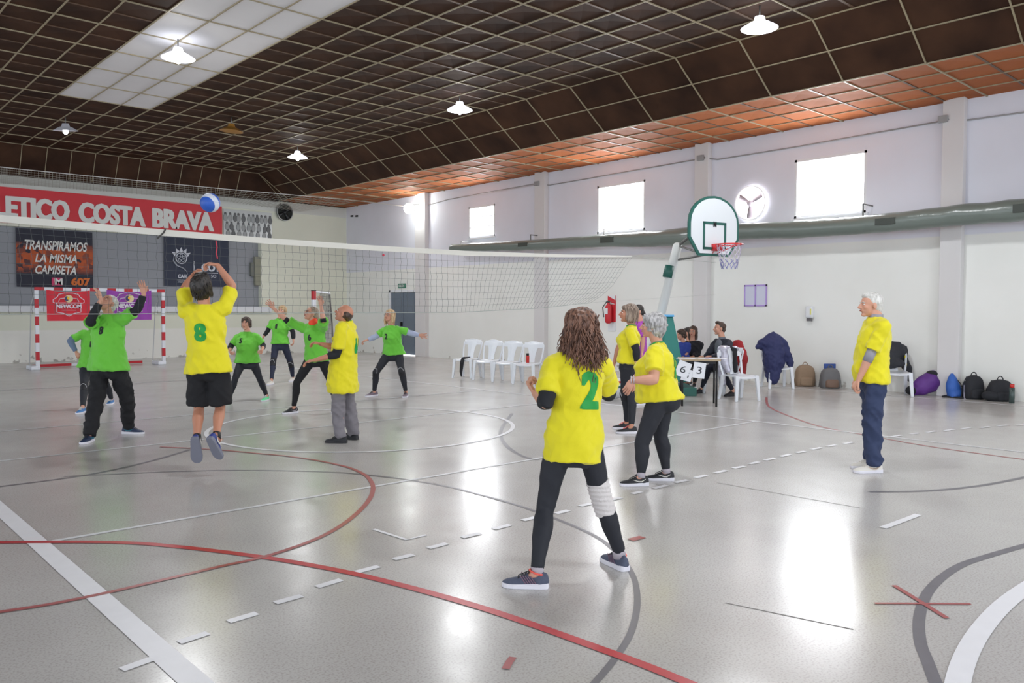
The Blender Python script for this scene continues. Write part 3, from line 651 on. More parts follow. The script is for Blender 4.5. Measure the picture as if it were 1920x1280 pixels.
# meter box on the shutter
a = onY(470, 492, YW); c = onY(490, 535, YW)
t = thing('meter_box', 'small grey-green electrical meter box on the grey shutter', 'meter box', ((a.x+c.x)/2, YW, c.z))
Mmb = mat('meter_box_grey', s2l(138, 138, 122), .6, var=.15, vscale=10)
build('box', MB().box((a.x+.1, YW-.12, c.z+.3), (c.x+.05, YW+.05, a.z+.2)), Mmb, t, smooth=False, bevel=.01)
build('lower_box', MB().box((a.x+.12, YW-.1, c.z), (c.x-.02, YW+.05, c.z+.3)), Mmb, t, smooth=False, bevel=.01)
build('side_box', MB().box((a.x-.02, YW-.08, c.z+.32), (a.x+.1, YW+.05, a.z)), mat('meter_box_dark', s2l(112, 114, 106), .6), t, smooth=False, bevel=.01)

# -- round wall fans ----------------------------------------------------
def wall_fan(c, nrm, side, R_, label, back, ringm, blade, nb=4, grp=None):
    t = thing('wall_fan', label, 'fan', c, grp); c = Vector(c)
    m = MB(); rings = []
    for r_, o_ in ((R_, 0), (R_, -.07), (R_*.93, -.07), (R_*.93, 0)):
        rings.append([c+side*(r_*math.cos(k*2*PI/32))+EZ*(r_*math.sin(k*2*PI/32))-nrm*o_ for k in range(32)])
    rings.append(rings[0]); m.loft(rings, cap=False); build('fan_ring', m, ringm, t, angle=.8)
    m = MB(); tri_poly(m, [c+side*(R_*.95*math.cos(k*2*PI/32))+EZ*(R_*.95*math.sin(k*2*PI/32))+nrm*.004 for k in range(32)]); build('fan_opening', m, back, t, smooth=False)
    build('fan_hub', MB().ell(c+nrm*.05, (R_*.2,)*3, (side, EZ, nrm)), blade, t)
    for k in range(nb):
        an = k*2*PI/nb+.5; d = side*math.cos(an)+EZ*math.sin(an); e_ = nrm*.35+(-side*math.sin(an)+EZ*math.cos(an)); e_.normalize(); c0 = c+nrm*.045
        m = MB(); m.loft([[c0+d*R_*f+e_*(w_*R_)*s_+d.cross(e_)*.004*q for s_, q in ((-1, 0), (0, 1), (1, 0), (0, -1))] for f, w_ in ((.12, .08), (.45, .17), (.85, .22))]); build('fan_blade', m, blade, t)
    return t
wall_fan(onY(533, 398, BY-.06), -EY, EX, .30, 'dark round extractor fan high on the back wall beside the team photograph', M_dark, mat('fan_ring_grey', s2l(140, 142, 142), .3, .5), mat('fan_blade_dark', s2l(60, 62, 64), .4, .3))
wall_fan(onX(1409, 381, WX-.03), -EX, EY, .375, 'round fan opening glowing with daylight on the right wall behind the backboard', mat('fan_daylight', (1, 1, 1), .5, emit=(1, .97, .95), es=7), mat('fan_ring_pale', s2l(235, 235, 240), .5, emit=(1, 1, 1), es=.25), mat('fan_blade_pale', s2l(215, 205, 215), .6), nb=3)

# -- air duct along the right wall -----------------------------------------
DX = WX-.48
dp = [(848, 465, 7), (900, 463, 8), (960, 461, 9.5), (1040, 457, 10.5), (1140, 451, 11.5), (1220, 448, 15), (1290, 443, 17), (1400, 433, 15.5), (1480, 431, 16), (1600, 423, 17.5), (1700, 414, 18.5), (1800, 403, 20), (1920, 393, 21.5), (2060, 380, 24)]
t = thing('air_duct', 'long grey-green inflatable plastic air duct hung along the right wall', 'air duct', (DX, 12, 3.2))
P_, R2_ = [], []
for x, y, h in dp:
    p = onX(x, y, DX); P_.append(p); R2_.append(max(.10, h*depth(p)/FOC*.98))
pts, rad = [], []
for i in range(len(P_)-1):
    for k in range(10):
        f_ = k/10; pts.append(P_[i].lerp(P_[i+1], f_)); rad.append((R2_[i]*(1-f_)+R2_[i+1]*f_)*(1+.05*noise.noise(Vector((i+f_, 3, 7))*3.1)))
pts.append(P_[-1]); rad.append(R2_[-1])
m = MB(); m.tube(pts, rad, 28, side=EZ)
me = m.mesh(); 
displace(me, lambda c, n: Vector((0, 0, 1))*.012*noise.noise(c*4)+Vector((1, 0, 0))*.014*noise.noise(c*5+Vector((9, 0, 0))))
build('duct_sleeve', me, mat('duct_plastic', s2l(112, 122, 116), .28, spec=.6, bump=.6, bscale=9), t)
for x, y, w_, h in ((985, 461, .26, .05), (1143, 452, .30, .07), (1659, 412, .26, .06), (1921, 396, .28, .07)):
    q = onX(x, y, DX-.0); i_ = min(range(len(pts)), key=lambda k: (pts[k]-q).length); r_ = rad[i_]
    q = pts[i_]+Vector((-r_*.99, 0, .01))
    build('air_grille', MB().box((q.x-.015, q.y-w_, q.z-h), (q.x+.05, q.y+w_*.4, q.z+h)), mat('grille_dark', s2l(60, 66, 60), .5), t, smooth=False, bevel=.005)
for x, y in ((885, 454), (1015, 442), (1153, 431), (1636, 386)):
    q = onX(x, y, WX)
    m = MB(); m.box((WX-.42, q.y-.012, q.z-.012), (WX, q.y+.012, q.z+.012)); m.box((WX-.42, q.y-.012, q.z-.30), (WX-.40, q.y+.012, q.z))
    build('duct_bracket', m, M_greym, t, smooth=False)
# -- conduit and junction boxes ---------------------------------------------
t = thing('cable_conduit', 'thin grey cable conduit with junction boxes running along the right wall', 'conduit', (WX-.03, 12, 4.8))
cpx = [(765, 400), (790, 388), (840, 374), (1000, 345), (1030, 347), (1100, 335), (1305, 299), (1318, 295), (1345, 299), (1500, 274), (1755, 229), (1775, 223), (1800, 227), (1960, 205)]
build('conduit_pipe', MB().tube([onX(x, y, WX-(.18 if x in (1000, 1318, 1775) else .03)) for x, y in cpx], .014, 6, rnd=False), mat('conduit_grey', s2l(150, 150, 150), .5), t)
for x, y in ((1006, 344), (1313, 296), (1768, 223)):
    q = onX(x, y, WX-.2); build('junction_box', MB().box((q.x-.03, q.y-.08, q.z-.06), (q.x+.04, q.y+.08, q.z+.06)), mat('conduit_grey', (0, 0, 0)), t, smooth=False, bevel=.01)
build('hanging_cable', MB().tube([onX(1310, 298), onX(1314, 345), onX(1313, 372)], .006, 5), mat('conduit_grey', (0, 0, 0)), t)
# small dark hook clips on the back corner wall
q = onY(662, 405, BY-.02)
t = thing('wall_hook', 'two small black cable clips on the white wall left of the floodlight', 'hook', onX(664, 405, WX-.02))
for px_ in (660, 669): 
    q = onX(px_, 405, WX-.02); build('clip', MB().box((q.x-.03, q.y-.06, q.z-.03), (q.x+.02, q.y+.06, q.z+.03)), M_blackm, t, smooth=False, bevel=.005)

# -- basketball hoop --------------------------------------------------------
hb = Vector((12.35, 9.05, 0)); bc = at(1337, 424, depth(hb)-.7)
t = thing('basketball_hoop', 'portable basketball hoop with fan-shaped white backboard edged in green', 'basketball hoop', hb)
fw = Vector((-.2, -.98, 0)).normalized(); sd = Vector((-fw.y, fw.x, 0))    # board faces fw
if sd.dot(cR) < 0: sd = -sd
k_ = depth(bc)/FOC
hw = 46.5*k_/.72; hh = 56*k_
def board(w_, h_, o_, th):
    out = [(-.62, -1), (.62, -1), (1, -.42)]
    for q in range(13):
        a_ = q*PI/12; out.append((math.cos(a_), .08+.92*math.sin(a_)))
    out.append((-1, -.42)); out = [out[0], out[1], out[2]]+out[3:-1]+[out[-1]]
    return [[bc+fw*o_+sd*(x*w_)+EZ*(z*h_) for x, z in out], [bc+fw*(o_+th)+sd*(x*w_)+EZ*(z*h_) for x, z in out]]
Mbd = mat('backboard_white', s2l(226, 232, 236), .35); Mtl = mat('court_green', s2l(38, 96, 86), .45)
build('backboard', MB().loft(board(hw, hh, 0, .03)), Mtl, t, smooth=False)
build('backboard_face', MB().loft(board(hw*.91, hh*.92, .031, .006)), Mbd, t, smooth=False)
m = MB(); cz = -.33; rw, rh = hw*.42, hh*.42
for a_, b_ in (((-rw, -rh), (rw, -rh)), ((rw, -rh), (rw, rh)), ((rw, rh), (-rw, rh)), ((-rw, rh), (-rw, -rh))):
    p0 = bc+sd*a_[0]+EZ*(a_[1]+cz*hh)+fw*.042; p1 = bc+sd*b_[0]+EZ*(b_[1]+cz*hh)+fw*.042; tt = (p1-p0).normalized(); m.obox((p0+p1)/2, (tt, fw, tt.cross(fw)), ((p1-p0).length/2+.022, .004, .022))
build('target_square', m, Mtl, t, smooth=False)
p0 = bc+EZ*(-.02)+fw*.045; me = text_mesh('M', .07, .10, .05); place_flat(me, p0-sd*.035, sd, EZ); build('board_mark', me, M_blackm, t, smooth=False)
rc = bc+fw*.40+EZ*(-hh*.66)
Mrim = mat('rim_red', s2l(214, 52, 56), .4)
m = MB(); m.tube([rc+fw*(.225*math.cos(q*PI/16))+sd*(.225*math.sin(q*PI/16)) for q in range(33)], .011, 8, rnd=False)
m.obox(rc-fw*.30+EZ*(-.03), (fw, sd, EZ), (.07, .07, .06)); m.tube([rc-fw*.34+EZ*-.13+sd*.06, rc-fw*.05+sd*.2], .008, 6); m.tube([rc-fw*.34+EZ*-.13-sd*.06, rc-fw*.05-sd*.2], .008, 6)
rim = build('rim', m, Mrim, t)
m = MB()
def hn(a_, f_): r_ = .22-.09*f_; return rc+fw*(r_*math.cos(a_))+sd*(r_*math.sin(a_))+EZ*(-.42*f_)
for q in range(12):
    for s_ in (1, -1): m.tube([hn(q*PI/6+s_*f_/6*PI/2, f_/6) for f_ in range(7)], .0045, 4, rnd=False)
build('hoop_net', m, mat('hoop_net', s2l(196, 188, 206), .8), rim, smooth=False)
m = MB()
for q in range(10): m.tube([hn(q*PI/5, .62)+EZ*.0, hn(q*PI/5+.4, .8), hn(q*PI/5+.1, 1.0)], .007, 4, rnd=False)
build('hoop_net', m, mat('hoop_net_blue', s2l(110, 120, 180), .8), rim, smooth=False)
pt = at(1270, 462, depth(hb)); pm = at(1240, 585, depth(hb)+.1); base = Vector((hb.x-.05, hb.y-.1, .25))
pts_ = [pm+(pm-pt)*.75, pm, pt.lerp(pm, .5), pt]
m = MB(); m.tube(pts_, .085, 14); build('slanted_post', m, mat('post_white', s2l(214, 216, 214), .45), t)
a_ = at(1251, 520, depth(hb)); b_ = at(1256, 498, depth(hb)); m = MB(); m.tube([a_, b_], .090, 14, rnd=False); build('green_band', m, Mtl, t)
m = MB(); m.tube([pt, bc+EZ*(.15)-fw*.01], .028, 8); m.tube([pt+EZ*-.25, bc-EZ*hh*.9-fw*.01], .022, 8); m.tube([pt+EZ*.02, bc-EZ*hh*.95-fw*.01-sd*.2], .018, 8); build('support_arm', m, M_greym, t)
# padded green body and base
q0 = fl(1240, 745); q1 = fl(1312, 742); bd = depth(fl(1280, 742))
def B(x, y, dd=0): return at(x, y, bd+dd)
m = MB(); fr = [B(1238, 716), B(1288, 716), B(1262, 592), B(1246, 592)]; bk = [p+cF*.55 for p in fr]
m.loft([fr, bk]); build('padded_body', m, mat('green_padding', s2l(32, 122, 112), .45), t, smooth=False, bevel=.03)
m = MB(); c0 = fl(1270, 742); dF = Vector((cF.x, cF.y, 0)).normalized(); m.obox(c0+dF*.45+EZ*.075, (cR0, dF, EZ), (.34, .5, .075)); build('base', m, Mtl, t, smooth=False, bevel=.01)
build('pad_trim', MB().obox(B(1254, 591)+cF*.2, (cR0, dF, EZ), (.09, .25, .02)), mat('pad_blue', s2l(90, 170, 220), .4), t, smooth=False, bevel=.01)

# -- items on the right wall --------------------------------------------------
a = onX(1397, 534); c = onX(1438, 574)
t = thing('notice_frame', 'purple framed notice with two pale sheets on the right wall', 'notice', (WX-.02, (a.y+c.y)/2, c.z))
Mpf = mat('purple_frame', s2l(176, 150, 214), .5)
m = MB(); y0, y1, z0, z1 = c.y, a.y, c.z, a.z; tt = .032
m.box((WX-.03, y0, z0), (WX-.008, y1, z0+tt)); m.box((WX-.03, y0, z1-tt), (WX-.008, y1, z1)); m.box((WX-.03, y0, z0), (WX-.008, y0+tt*.7, z1)); m.box((WX-.03, y1-tt*.7, z0), (WX-.008, y1, z1)); m.box((WX-.03, (y0+y1)/2-tt/2, z0), (WX-.008, (y0+y1)/2+tt/2, z1))
build('frame', m, Mpf, t, smooth=False)
for s_ in (0, 1): build('sheet', MB().box((WX-.02, y0+.02+s_*(y1-y0)/2, z0+.02), (WX-.006, (y0+y1)/2-.02+s_*(y1-y0)/2, z1-.02)), mat('notice_paper', s2l(206, 208, 226), .5), t, smooth=False)
q = onX(1521, 588)
t = thing('soap_dispenser', 'small white dispenser mounted on the right wall', 'dispenser', (WX-.06, q.y, q.z-.16))
build('dispenser_body', MB().box((WX-.12, q.y-.075, q.z-.09), (WX, q.y+.075, q.z+.16)), M_white, t, smooth=True, bevel=.03, angle=.5); build('nozzle', MB().box((WX-.11, q.y-.05, q.z-.15), (WX-.03, q.y+.05, q.z-.09)), mat('nozzle_grey', s2l(100, 98, 100), .5), t, smooth=False, bevel=.01)
build('side_label', MB().box((WX-.125, q.y-.06, q.z-.02), (WX-.119, q.y-.035, q.z+.10)), mat('yellow_label', s2l(220, 215, 110), .5), t, smooth=False)
q = onX(1147, 585)
t = thing('fire_extinguisher', 'red fire extinguisher mounted on the wall under a red sign', 'fire extinguisher', (WX-.12, q.y, q.z-.25))
m = MB(); m.tube([(WX-.13, q.y, q.z-.22), (WX-.13, q.y, q.z+.12)], .085, 18); m.tube([(WX-.13, q.y, q.z+.12), (WX-.13, q.y, q.z+.24)], [.07, .03], 14)
build('cylinder', m, mat('extinguisher_red', s2l(200, 40, 50), .35), t)
build('valve', MB().box((WX-.16, q.y-.03, q.z+.24), (WX-.10, q.y+.05, q.z+.29)), M_blackm, t, smooth=False, bevel=.01); build('hose', MB().tube([(WX-.15, q.y+.05, q.z+.26), (WX-.2, q.y+.13, q.z+.12), (WX-.18, q.y+.11, q.z-.12)], .012, 8), M_blackm, t)
build('label', MB().box((WX-.222, q.y-.05, q.z-.05), (WX-.214, q.y+.05, q.z+.1)), mat('notice_white', s2l(225, 228, 230), .5), t, smooth=False)
sg = thing('fire_sign', 'red and white fire safety sign board behind the extinguisher', 'sign', (WX-.01, q.y, q.z-.35))
m = MB(); m.box((WX-.02, q.y-.14, q.z-.25), (WX-.004, q.y+.12, q.z+.42)); build('red_board', m, mat('sign_red', s2l(206, 44, 56), .5), sg, smooth=False)
build('white_card', MB().box((WX-.02, q.y-.15, q.z-.48), (WX-.004, q.y+.11, q.z-.27)), mat('notice_white', (0, 0, 0)), sg, smooth=False)
m = MB(); tri_poly(m, [(WX-.024, q.y-.14, q.z+.30), (WX-.024, q.y+.12, q.z+.42), (WX-.024, q.y-.14, q.z+.42)]); tri_poly(m, [(WX-.024, q.y-.14, q.z+.2), (WX-.024, q.y+.06, q.z+.26), (WX-.024, q.y+.12, q.z+.2)]); build('white_stripe', m, mat('notice_white', (0, 0, 0)), sg, smooth=False)

# -- plastic chairs ------------------------------------------------------------
Mpc = mat('white_plastic', s2l(222, 226, 232), .3)
def make_chair(label, group=None):
    """armless monobloc chair; front faces local -Y, origin on the floor"""
    t = thing('plastic_chair', label, 'chair', (0, 0, 0), group)
    rows = []
    for j in range(9):
        v = j/8; y = -.22+.42*v; hw_ = .225-.02*v; z0_ = .445-.018*math.sin(PI*v)-(.03*(1-v*6) if v < .16 else 0)
        rows.append([Vector((-hw_+2*hw_*i/10, y, z0_-.018*math.sin(PI*i/10))) for i in range(11)])
    m = MB(); n = 11; top_ = [p for r_ in rows for p in r_]; bt = [p-Vector((0, 0, .022)) for p in top_]; N0 = len(top_); fs = []
    for j in range(8):
        for i in range(10):
            a_ = j*n+i; fs += [(a_, a_+1, a_+n+1, a_+n), (N0+a_+n, N0+a_+n+1, N0+a_+1, N0+a_)]
    edge = [i for i in range(n)]+[j*n+n-1 for j in range(1, 9)]+[8*n+i for i in range(n-2, -1, -1)]+[j*n for j in range(7, 0, -1)]
    for q in range(len(edge)):
        a_, b_ = edge[q], edge[(q+1) % len(edge)]; fs.append((a_, N0+a_, N0+b_, b_))
    m.add(top_+bt, fs); build('seat', m, Mpc, t, angle=.9)
    for sx_, sy_ in ((-1, -1), (1, -1), (-1, 1), (1, 1)):
        a_ = Vector((sx_*.205, -.2 if sy_ < 0 else .17, .43)); b_ = Vector((sx_*.235, -.235 if sy_ < 0 else .25, 0)); m = MB()
        rg = []
        for f_ in (0, .5, 1):
            c_ = a_.lerp(b_, f_); w_ = .034-.010*f_; rg.append([c_+Vector((-w_, -w_*.7, 0)), c_+Vector((w_, -w_*.7, 0)), c_+Vector((w_, w_*.7, 0)), c_+Vector((-w_, w_*.7, 0))])
        m.loft(rg); build('leg', m, Mpc, t, smooth=False, bevel=.006)
    # back: hoop frame with curved top and vertical slats
    def bp_(u, v):        # u -1..1, v 0..1
        return Vector((u*(.20+.03*math.sin(PI*v*.7)), .19+.13*v-.045*(1-u*u), .44+.42*v))
    hoop = [bp_(-1, v/6) for v in range(6)]+[Vector((bp_(u, 1).x*(.98), bp_(u, 1).y, .44+.42*(.86+.14*math.cos(u*PI/2)))) for u in (-.9, -.6, -.3, 0, .3, .6, .9)]+[bp_(1, (5-v)/6) for v in range(6)]
    m = MB(); m.tube(hoop, .021, 8, flat=.6); build('back_frame', m, Mpc, t)
    m = MB()
    rws = [[bp_(u/5*.95, v) + Vector((0, q*.008, 0)) for u in range(-5, 6)] for q, v in ((-1, .72), (-1, .85), (-1, .985), (1, .985), (1, .85), (1, .72))]
    m.loft(rws+[rws[0]], cap=False, closed=False); build('top_rail', m, Mpc, t)
    m = MB(); rg = []
    for v, hwv in ((0, .075), (.2, .07), (.5, .085), (.78, .12), (.9, .15)):
        rg.append([bp_(0, v)+Vector((-hwv, -.006+.010, 0)), bp_(0, v)+Vector((0, -.006, 0)), bp_(0, v)+Vector((hwv, -.006+.010, 0)), bp_(0, v)+Vector((hwv, .016, 0)), bp_(0, v)+Vector((0, .006, 0)), bp_(0, v)+Vector((-hwv, .016, 0))])
    m.loft(rg); build('back_splat', m, Mpc, t, smooth=False)
    return t
ch0 = make_chair('white plastic chair furthest left in the row of four, holding a black garment', 'row of four white plastic chairs')
CHP = [((866, 709), None), ((905, 713), 'white plastic chair second from the left in the row of four'), ((942, 717), 'white plastic chair third from the left in the row of four'), ((981, 721), 'white plastic chair at the right end of the row of four, holding a red bottle')]
def yaw_for(d):       # rotation turning local -Y onto direction d
    return math.atan2(d.x, -d.y)
fd = Vector((-.93, -.37, 0)); chs = []
for i, (p, lab) in enumerate(CHP):
    c_ = ch0 if i == 0 else copy_tree(ch0); q = fl(*p)-fd*.235; c_.location = (q.x, q.y, 0); c_.rotation_euler = (0, 0, yaw_for(fd)); chs.append(c_)
    if lab: c_['label'] = lab
def on_chair(i, x, y, z): return Matrix.Translation(chs[i].location) @ Matrix.Rotation(chs[i].rotation_euler.z, 4, 'Z') @ Vector((x, y, z))
# bottle on the last chair
q = on_chair(3, .0, -.02, .437)
t = thing('water_bottle', 'red drinking bottle with a black cap on the right-hand chair of the row', 'bottle', q)
build('bottle_body', MB().tube([q+EZ*.005, q+EZ*.14, q+EZ*.155], [.036, .036, .028], 14, rnd=False), mat('bottle_red', s2l(200, 50, 45), .3), t); build('cap', MB().tube([q+EZ*.155, q+EZ*.20], .03, 12, rnd=False), M_blackm, t)
# black garment hanging off the first chair
Mblk = mat('black_cloth', s2l(34, 35, 40), .9, bump=.5, bscale=40)
m = MB(); a_ = on_chair(0, .05, .02, .462); b_ = on_chair(0, .03, -.235, .455)
m.tube([a_, b_, on_chair(0, .02, -.27, .36), on_chair(0, .0, -.275, .15), on_chair(0, .01, -.28, .05)], [.03, .055, .06, .045, .02], 10, flat=.5, side=fd)
o = build('folded_garment', voxel(m, .01, 3), Mblk, None, origin=a_); tag(o, 'black garment draped over the front of the leftmost chair', 'clothing')

# chairs by the scorer's table
def put_chair(px, py, d, label, grp=None, back=.235):
    c_ = copy_tree(ch0); q = fl(px, py); d = Vector((d[0], d[1], 0)).normalized(); q = q-d*back; c_.location = (q.x, q.y, 0); c_.rotation_euler = (0, 0, yaw_for(d)); c_['label'] = label
    if grp: c_['group'] = grp
    elif 'group' in c_: del c_['group']
    return c_
chN = put_chair(1330, 742, (-.85, .1), "white plastic chair the scorer is sitting on", back=.0)
qn = fl(1354, 738); chN.location = (qn.x, qn.y, 0)
chJ = put_chair(1402, 752, (-.35, -.94), 'white plastic chair at the table end with a silver jacket over its back')
chK = put_chair(1440, 730, (-.6, -.7), 'white plastic chair almost hidden under the navy jacket', back=0)
qk = onX(1447, 640, 14.6); chK.location = (14.75, onX(1458, 660, 14.75).y, 0)
q = fl(1694, 742); chB = put_chair(1684, 743, (-.8, -.55), 'white plastic chair behind the white-haired man, piled with a black jacket')
# jackets draped: voxel shapes
def drape(name, label, cat, blobs, m_, vox=.02, amp=.02, extra=None):
    m = MB()
    for b_ in blobs: m.tube([Vector(p) for p in b_[0]], b_[1], 12, flat=b_[2] if len(b_) > 2 else 1, side=b_[3] if len(b_) > 3 else None)
    me = voxel(m, vox, 3)
    displace(me, lambda c, n: n*(amp*noise.noise(c*7)+amp*.6*noise.noise(c*19)), floor_lim)
    o = build(name, me, m_, None, origin=Vector(blobs[0][0][0])); tag(o, label, cat); return o
def A_(x, y, dd): return at(x, y, dd)
dK = depth(chK.location)
Mnavy = mat('navy_cloth', s2l(42, 48, 92), .7, bump=.4, bscale=30)
drape('navy_jacket', 'large navy jacket spread over the back of the hidden chair', 'jacket', [
    ([A_(1428, 645, dK-.1), A_(1450, 634, dK-.1), A_(1468, 645, dK-.1)], [.10, .13, .11]), ([A_(1450, 645, dK-.1), A_(1452, 680, dK-.15), A_(1448, 712, dK-.15)], [.20, .21, .12]),
    ([A_(1468, 650, dK-.1), A_(1478, 672, dK-.1), A_(1482, 684, dK-.1)], [.10, .09, .05]), ([A_(1440, 650, dK-.1), A_(1420, 650, dK-.1)], [.08, .05])], Mnavy, .022, .03)
nj = [o for o in COL.objects if o.name == 'navy_jacket'][0]
dJ = depth(chJ.location)
Msil = mat('silver_quilt', s2l(186, 186, 200), .35, .4, bump=.8, bscale=14, var=.5, vscale=16)
MJ = Matrix.Translation(chJ.location) @ Matrix.Rotation(chJ.rotation_euler.z, 4, 'Z')
def CJ(x, y, z): return MJ @ Vector((x, y, z))
drape('silver_jacket', 'silver quilted jacket draped over the chair back at the table end', 'jacket', [
    ([CJ(-.16, .33, .86), CJ(.16, .33, .86)], [.06, .06]), ([CJ(-.13, .26, .84), CJ(-.14, .20, .62), CJ(-.12, .15, .51)], [.06, .075, .05]), ([CJ(-.1, .38, .82), CJ(-.1, .37, .5), CJ(-.05, .37, .25)], [.07, .08, .05]), ([CJ(.15, .36, .84), CJ(.17, .35, .5), CJ(.16, .34, .22)], [.05, .06, .03])], Msil, .015, .015)
drape('black_scarf', 'black garment lying over the silver jacket on the chair', 'clothing', [([CJ(.04, .35, .90), CJ(.05, .19, .85), CJ(.03, .16, .62), CJ(0, .10, .50)], [.04, .05, .06, .05], .6)], Mblk, .014, .01)
MN = Matrix.Translation(chN.location) @ Matrix.Rotation(chN.rotation_euler.z, 4, 'Z')
def CN(x, y, z): return MN @ Vector((x, y, z))
drape('red_black_jacket', "black and red jacket hanging behind the scorer's chair", 'jacket', [([CN(.0, .42, .88), CN(.05, .46, .62), CN(.05, .48, .35)], [.12, .14, .08])], mat('black_red_cloth', s2l(150, 30, 36), .8, var=.8, vscale=2.5), .02, .015)
MB_ = Matrix.Translation(chB.location) @ Matrix.Rotation(chB.rotation_euler.z, 4, 'Z')
def CB(x, y, z): return MB_ @ Vector((x, y, z))
drape('black_jacket', 'bulky black jacket piled on the chair behind the white-haired man', 'jacket', [([CB(-.12, .05, .60), CB(.05, .25, .84), CB(.20, .36, .80)], [.13, .17, .10]), ([CB(.15, .36, .78), CB(.28, .42, .5), CB(.36, .46, .25)], [.10, .08, .05]), ([CB(-.1, 0, .56), CB(.1, .05, .58)], [.08, .08])], mat('black_cloth_b', s2l(44, 46, 52), .85, bump=.4, bscale=30), .02, .025)
drape('yellow_cloth', 'strip of yellow cloth hanging beside the black jacket', 'clothing', [([CB(.22, .27, .70), CB(.24, .30, .55), CB(.22, .28, .44)], [.03, .045, .02], .4)], mat('yellow_shirt', s2l(222, 206, 30), .8), .012, .006)

# -- scorer's table ------------------------------------------------------------
TZ = .76; ta, tb_, tc_, td = fl(1273, 673, TZ), fl(1352, 674, TZ), fl(1366, 666, TZ), fl(1290, 665, TZ)
cen = (ta+tb_+tc_+td)/4
eu = (tb_-ta); eu.z = 0; tw = eu.length; eu.normalize(); ev = Vector((-eu.y, eu.x, 0))
if ev.dot(cF) < 0: ev = -ev
tdp = .62
t = thing('scorer_table', "small wooden-topped table with thin black legs where the scorer sits", 'table', (cen.x, cen.y, 0))
c0 = (ta+tb_)/2+ev*tdp/2; c0.z = 0
build('table_top', MB().obox(c0+EZ*(TZ-.014), (eu, ev, EZ), (tw/2, tdp/2, .014)), mat('table_wood', s2l(176, 156, 126), .4, var=.1, vscale=6), t, smooth=False, bevel=.004)
build('apron', MB().obox(c0+EZ*(TZ-.05), (eu, ev, EZ), (tw/2-.05, tdp/2-.05, .02)), M_blackm, t, smooth=False)
for sx_, sy_ in ((-1, -1), (1, -1), (-1, 1), (1, 1)):
    p = c0+eu*(sx_*(tw/2-.06))+ev*(sy_*(tdp/2-.06)); build('leg', MB().tube([p, p+EZ*(TZ-.03)], .017, 8, rnd=False), M_blackm, t)
TOPZ = TZ
Mpap = mat('paper', s2l(232, 234, 240), .6)
for k, (u, v, a_) in enumerate(((.12, .05, .2), (-.2, -.1, -.3), (.3, -.05, .05))):
    p = c0+eu*(u)+ev*v+EZ*(TOPZ+.001+.0012*k); e1 = eu*math.cos(a_)+ev*math.sin(a_); e2 = EZ.cross(e1)
    o = build('paper_sheet', MB().obox(p, (e1, e2, EZ), (.148, .105, .0005)), Mpap, None, smooth=False, origin=p)
    tag(o, ('sheet of paper near the middle of the scorer table', 'sheet of paper at the left end of the scorer table', 'sheet of paper at the right end of the scorer table')[k], 'paper')
p = c0+eu*.1+ev*.02+EZ*(TOPZ+.006)
o = build('pen', MB().tube([p, p+eu*.12+ev*.03], .006, 8), mat('pen_blue', s2l(40, 70, 200), .4), None, origin=p); tag(o, 'blue pen lying on the papers of the scorer table', 'pen')
def card(px, py, w_, h_, ang, txt, label, off):
    fr = -ev; p = onplane = None
    # hang in the vertical plane just in front of the table's front edge
    n_ = -ev; d0 = (ta+n_*off).dot(n_); r_ = ray(px, py); s_ = (d0-CP.dot(n_))/r_.dot(n_); p = CP+r_*s_
    e1 = (eu if eu.dot(cR) > 0 else -eu); e1, e2 = e1*math.cos(ang)+EZ*math.sin(ang), -e1*math.sin(ang)+EZ*math.cos(ang)
    t = thing('number_card', label, 'number card', p); build('card', MB().obox(p, (e1, e2, n_), (w_/2, h_/2, .002)), Mpap, t, smooth=False)
    me = text_mesh(txt, w_*.42, h_*.46, 0.0); place_flat(me, p-e1*w_*.21-e2*h_*.23+n_*.004, e1, e2); build('digit', me, mat('card_ink', s2l(50, 52, 60), .6), t, smooth=False)
card(1288, 703, .16, .19, -.25, '5', 'white card with a hidden digit hanging behind the card with a six', .012)
card(1281, 692, .21, .25, -.38, '6', 'white card with a handwritten six hanging from the table corner', .022)
card(1311, 694, .19, .25, -.12, '3', 'white card with a handwritten three hanging from the table edge', .018)

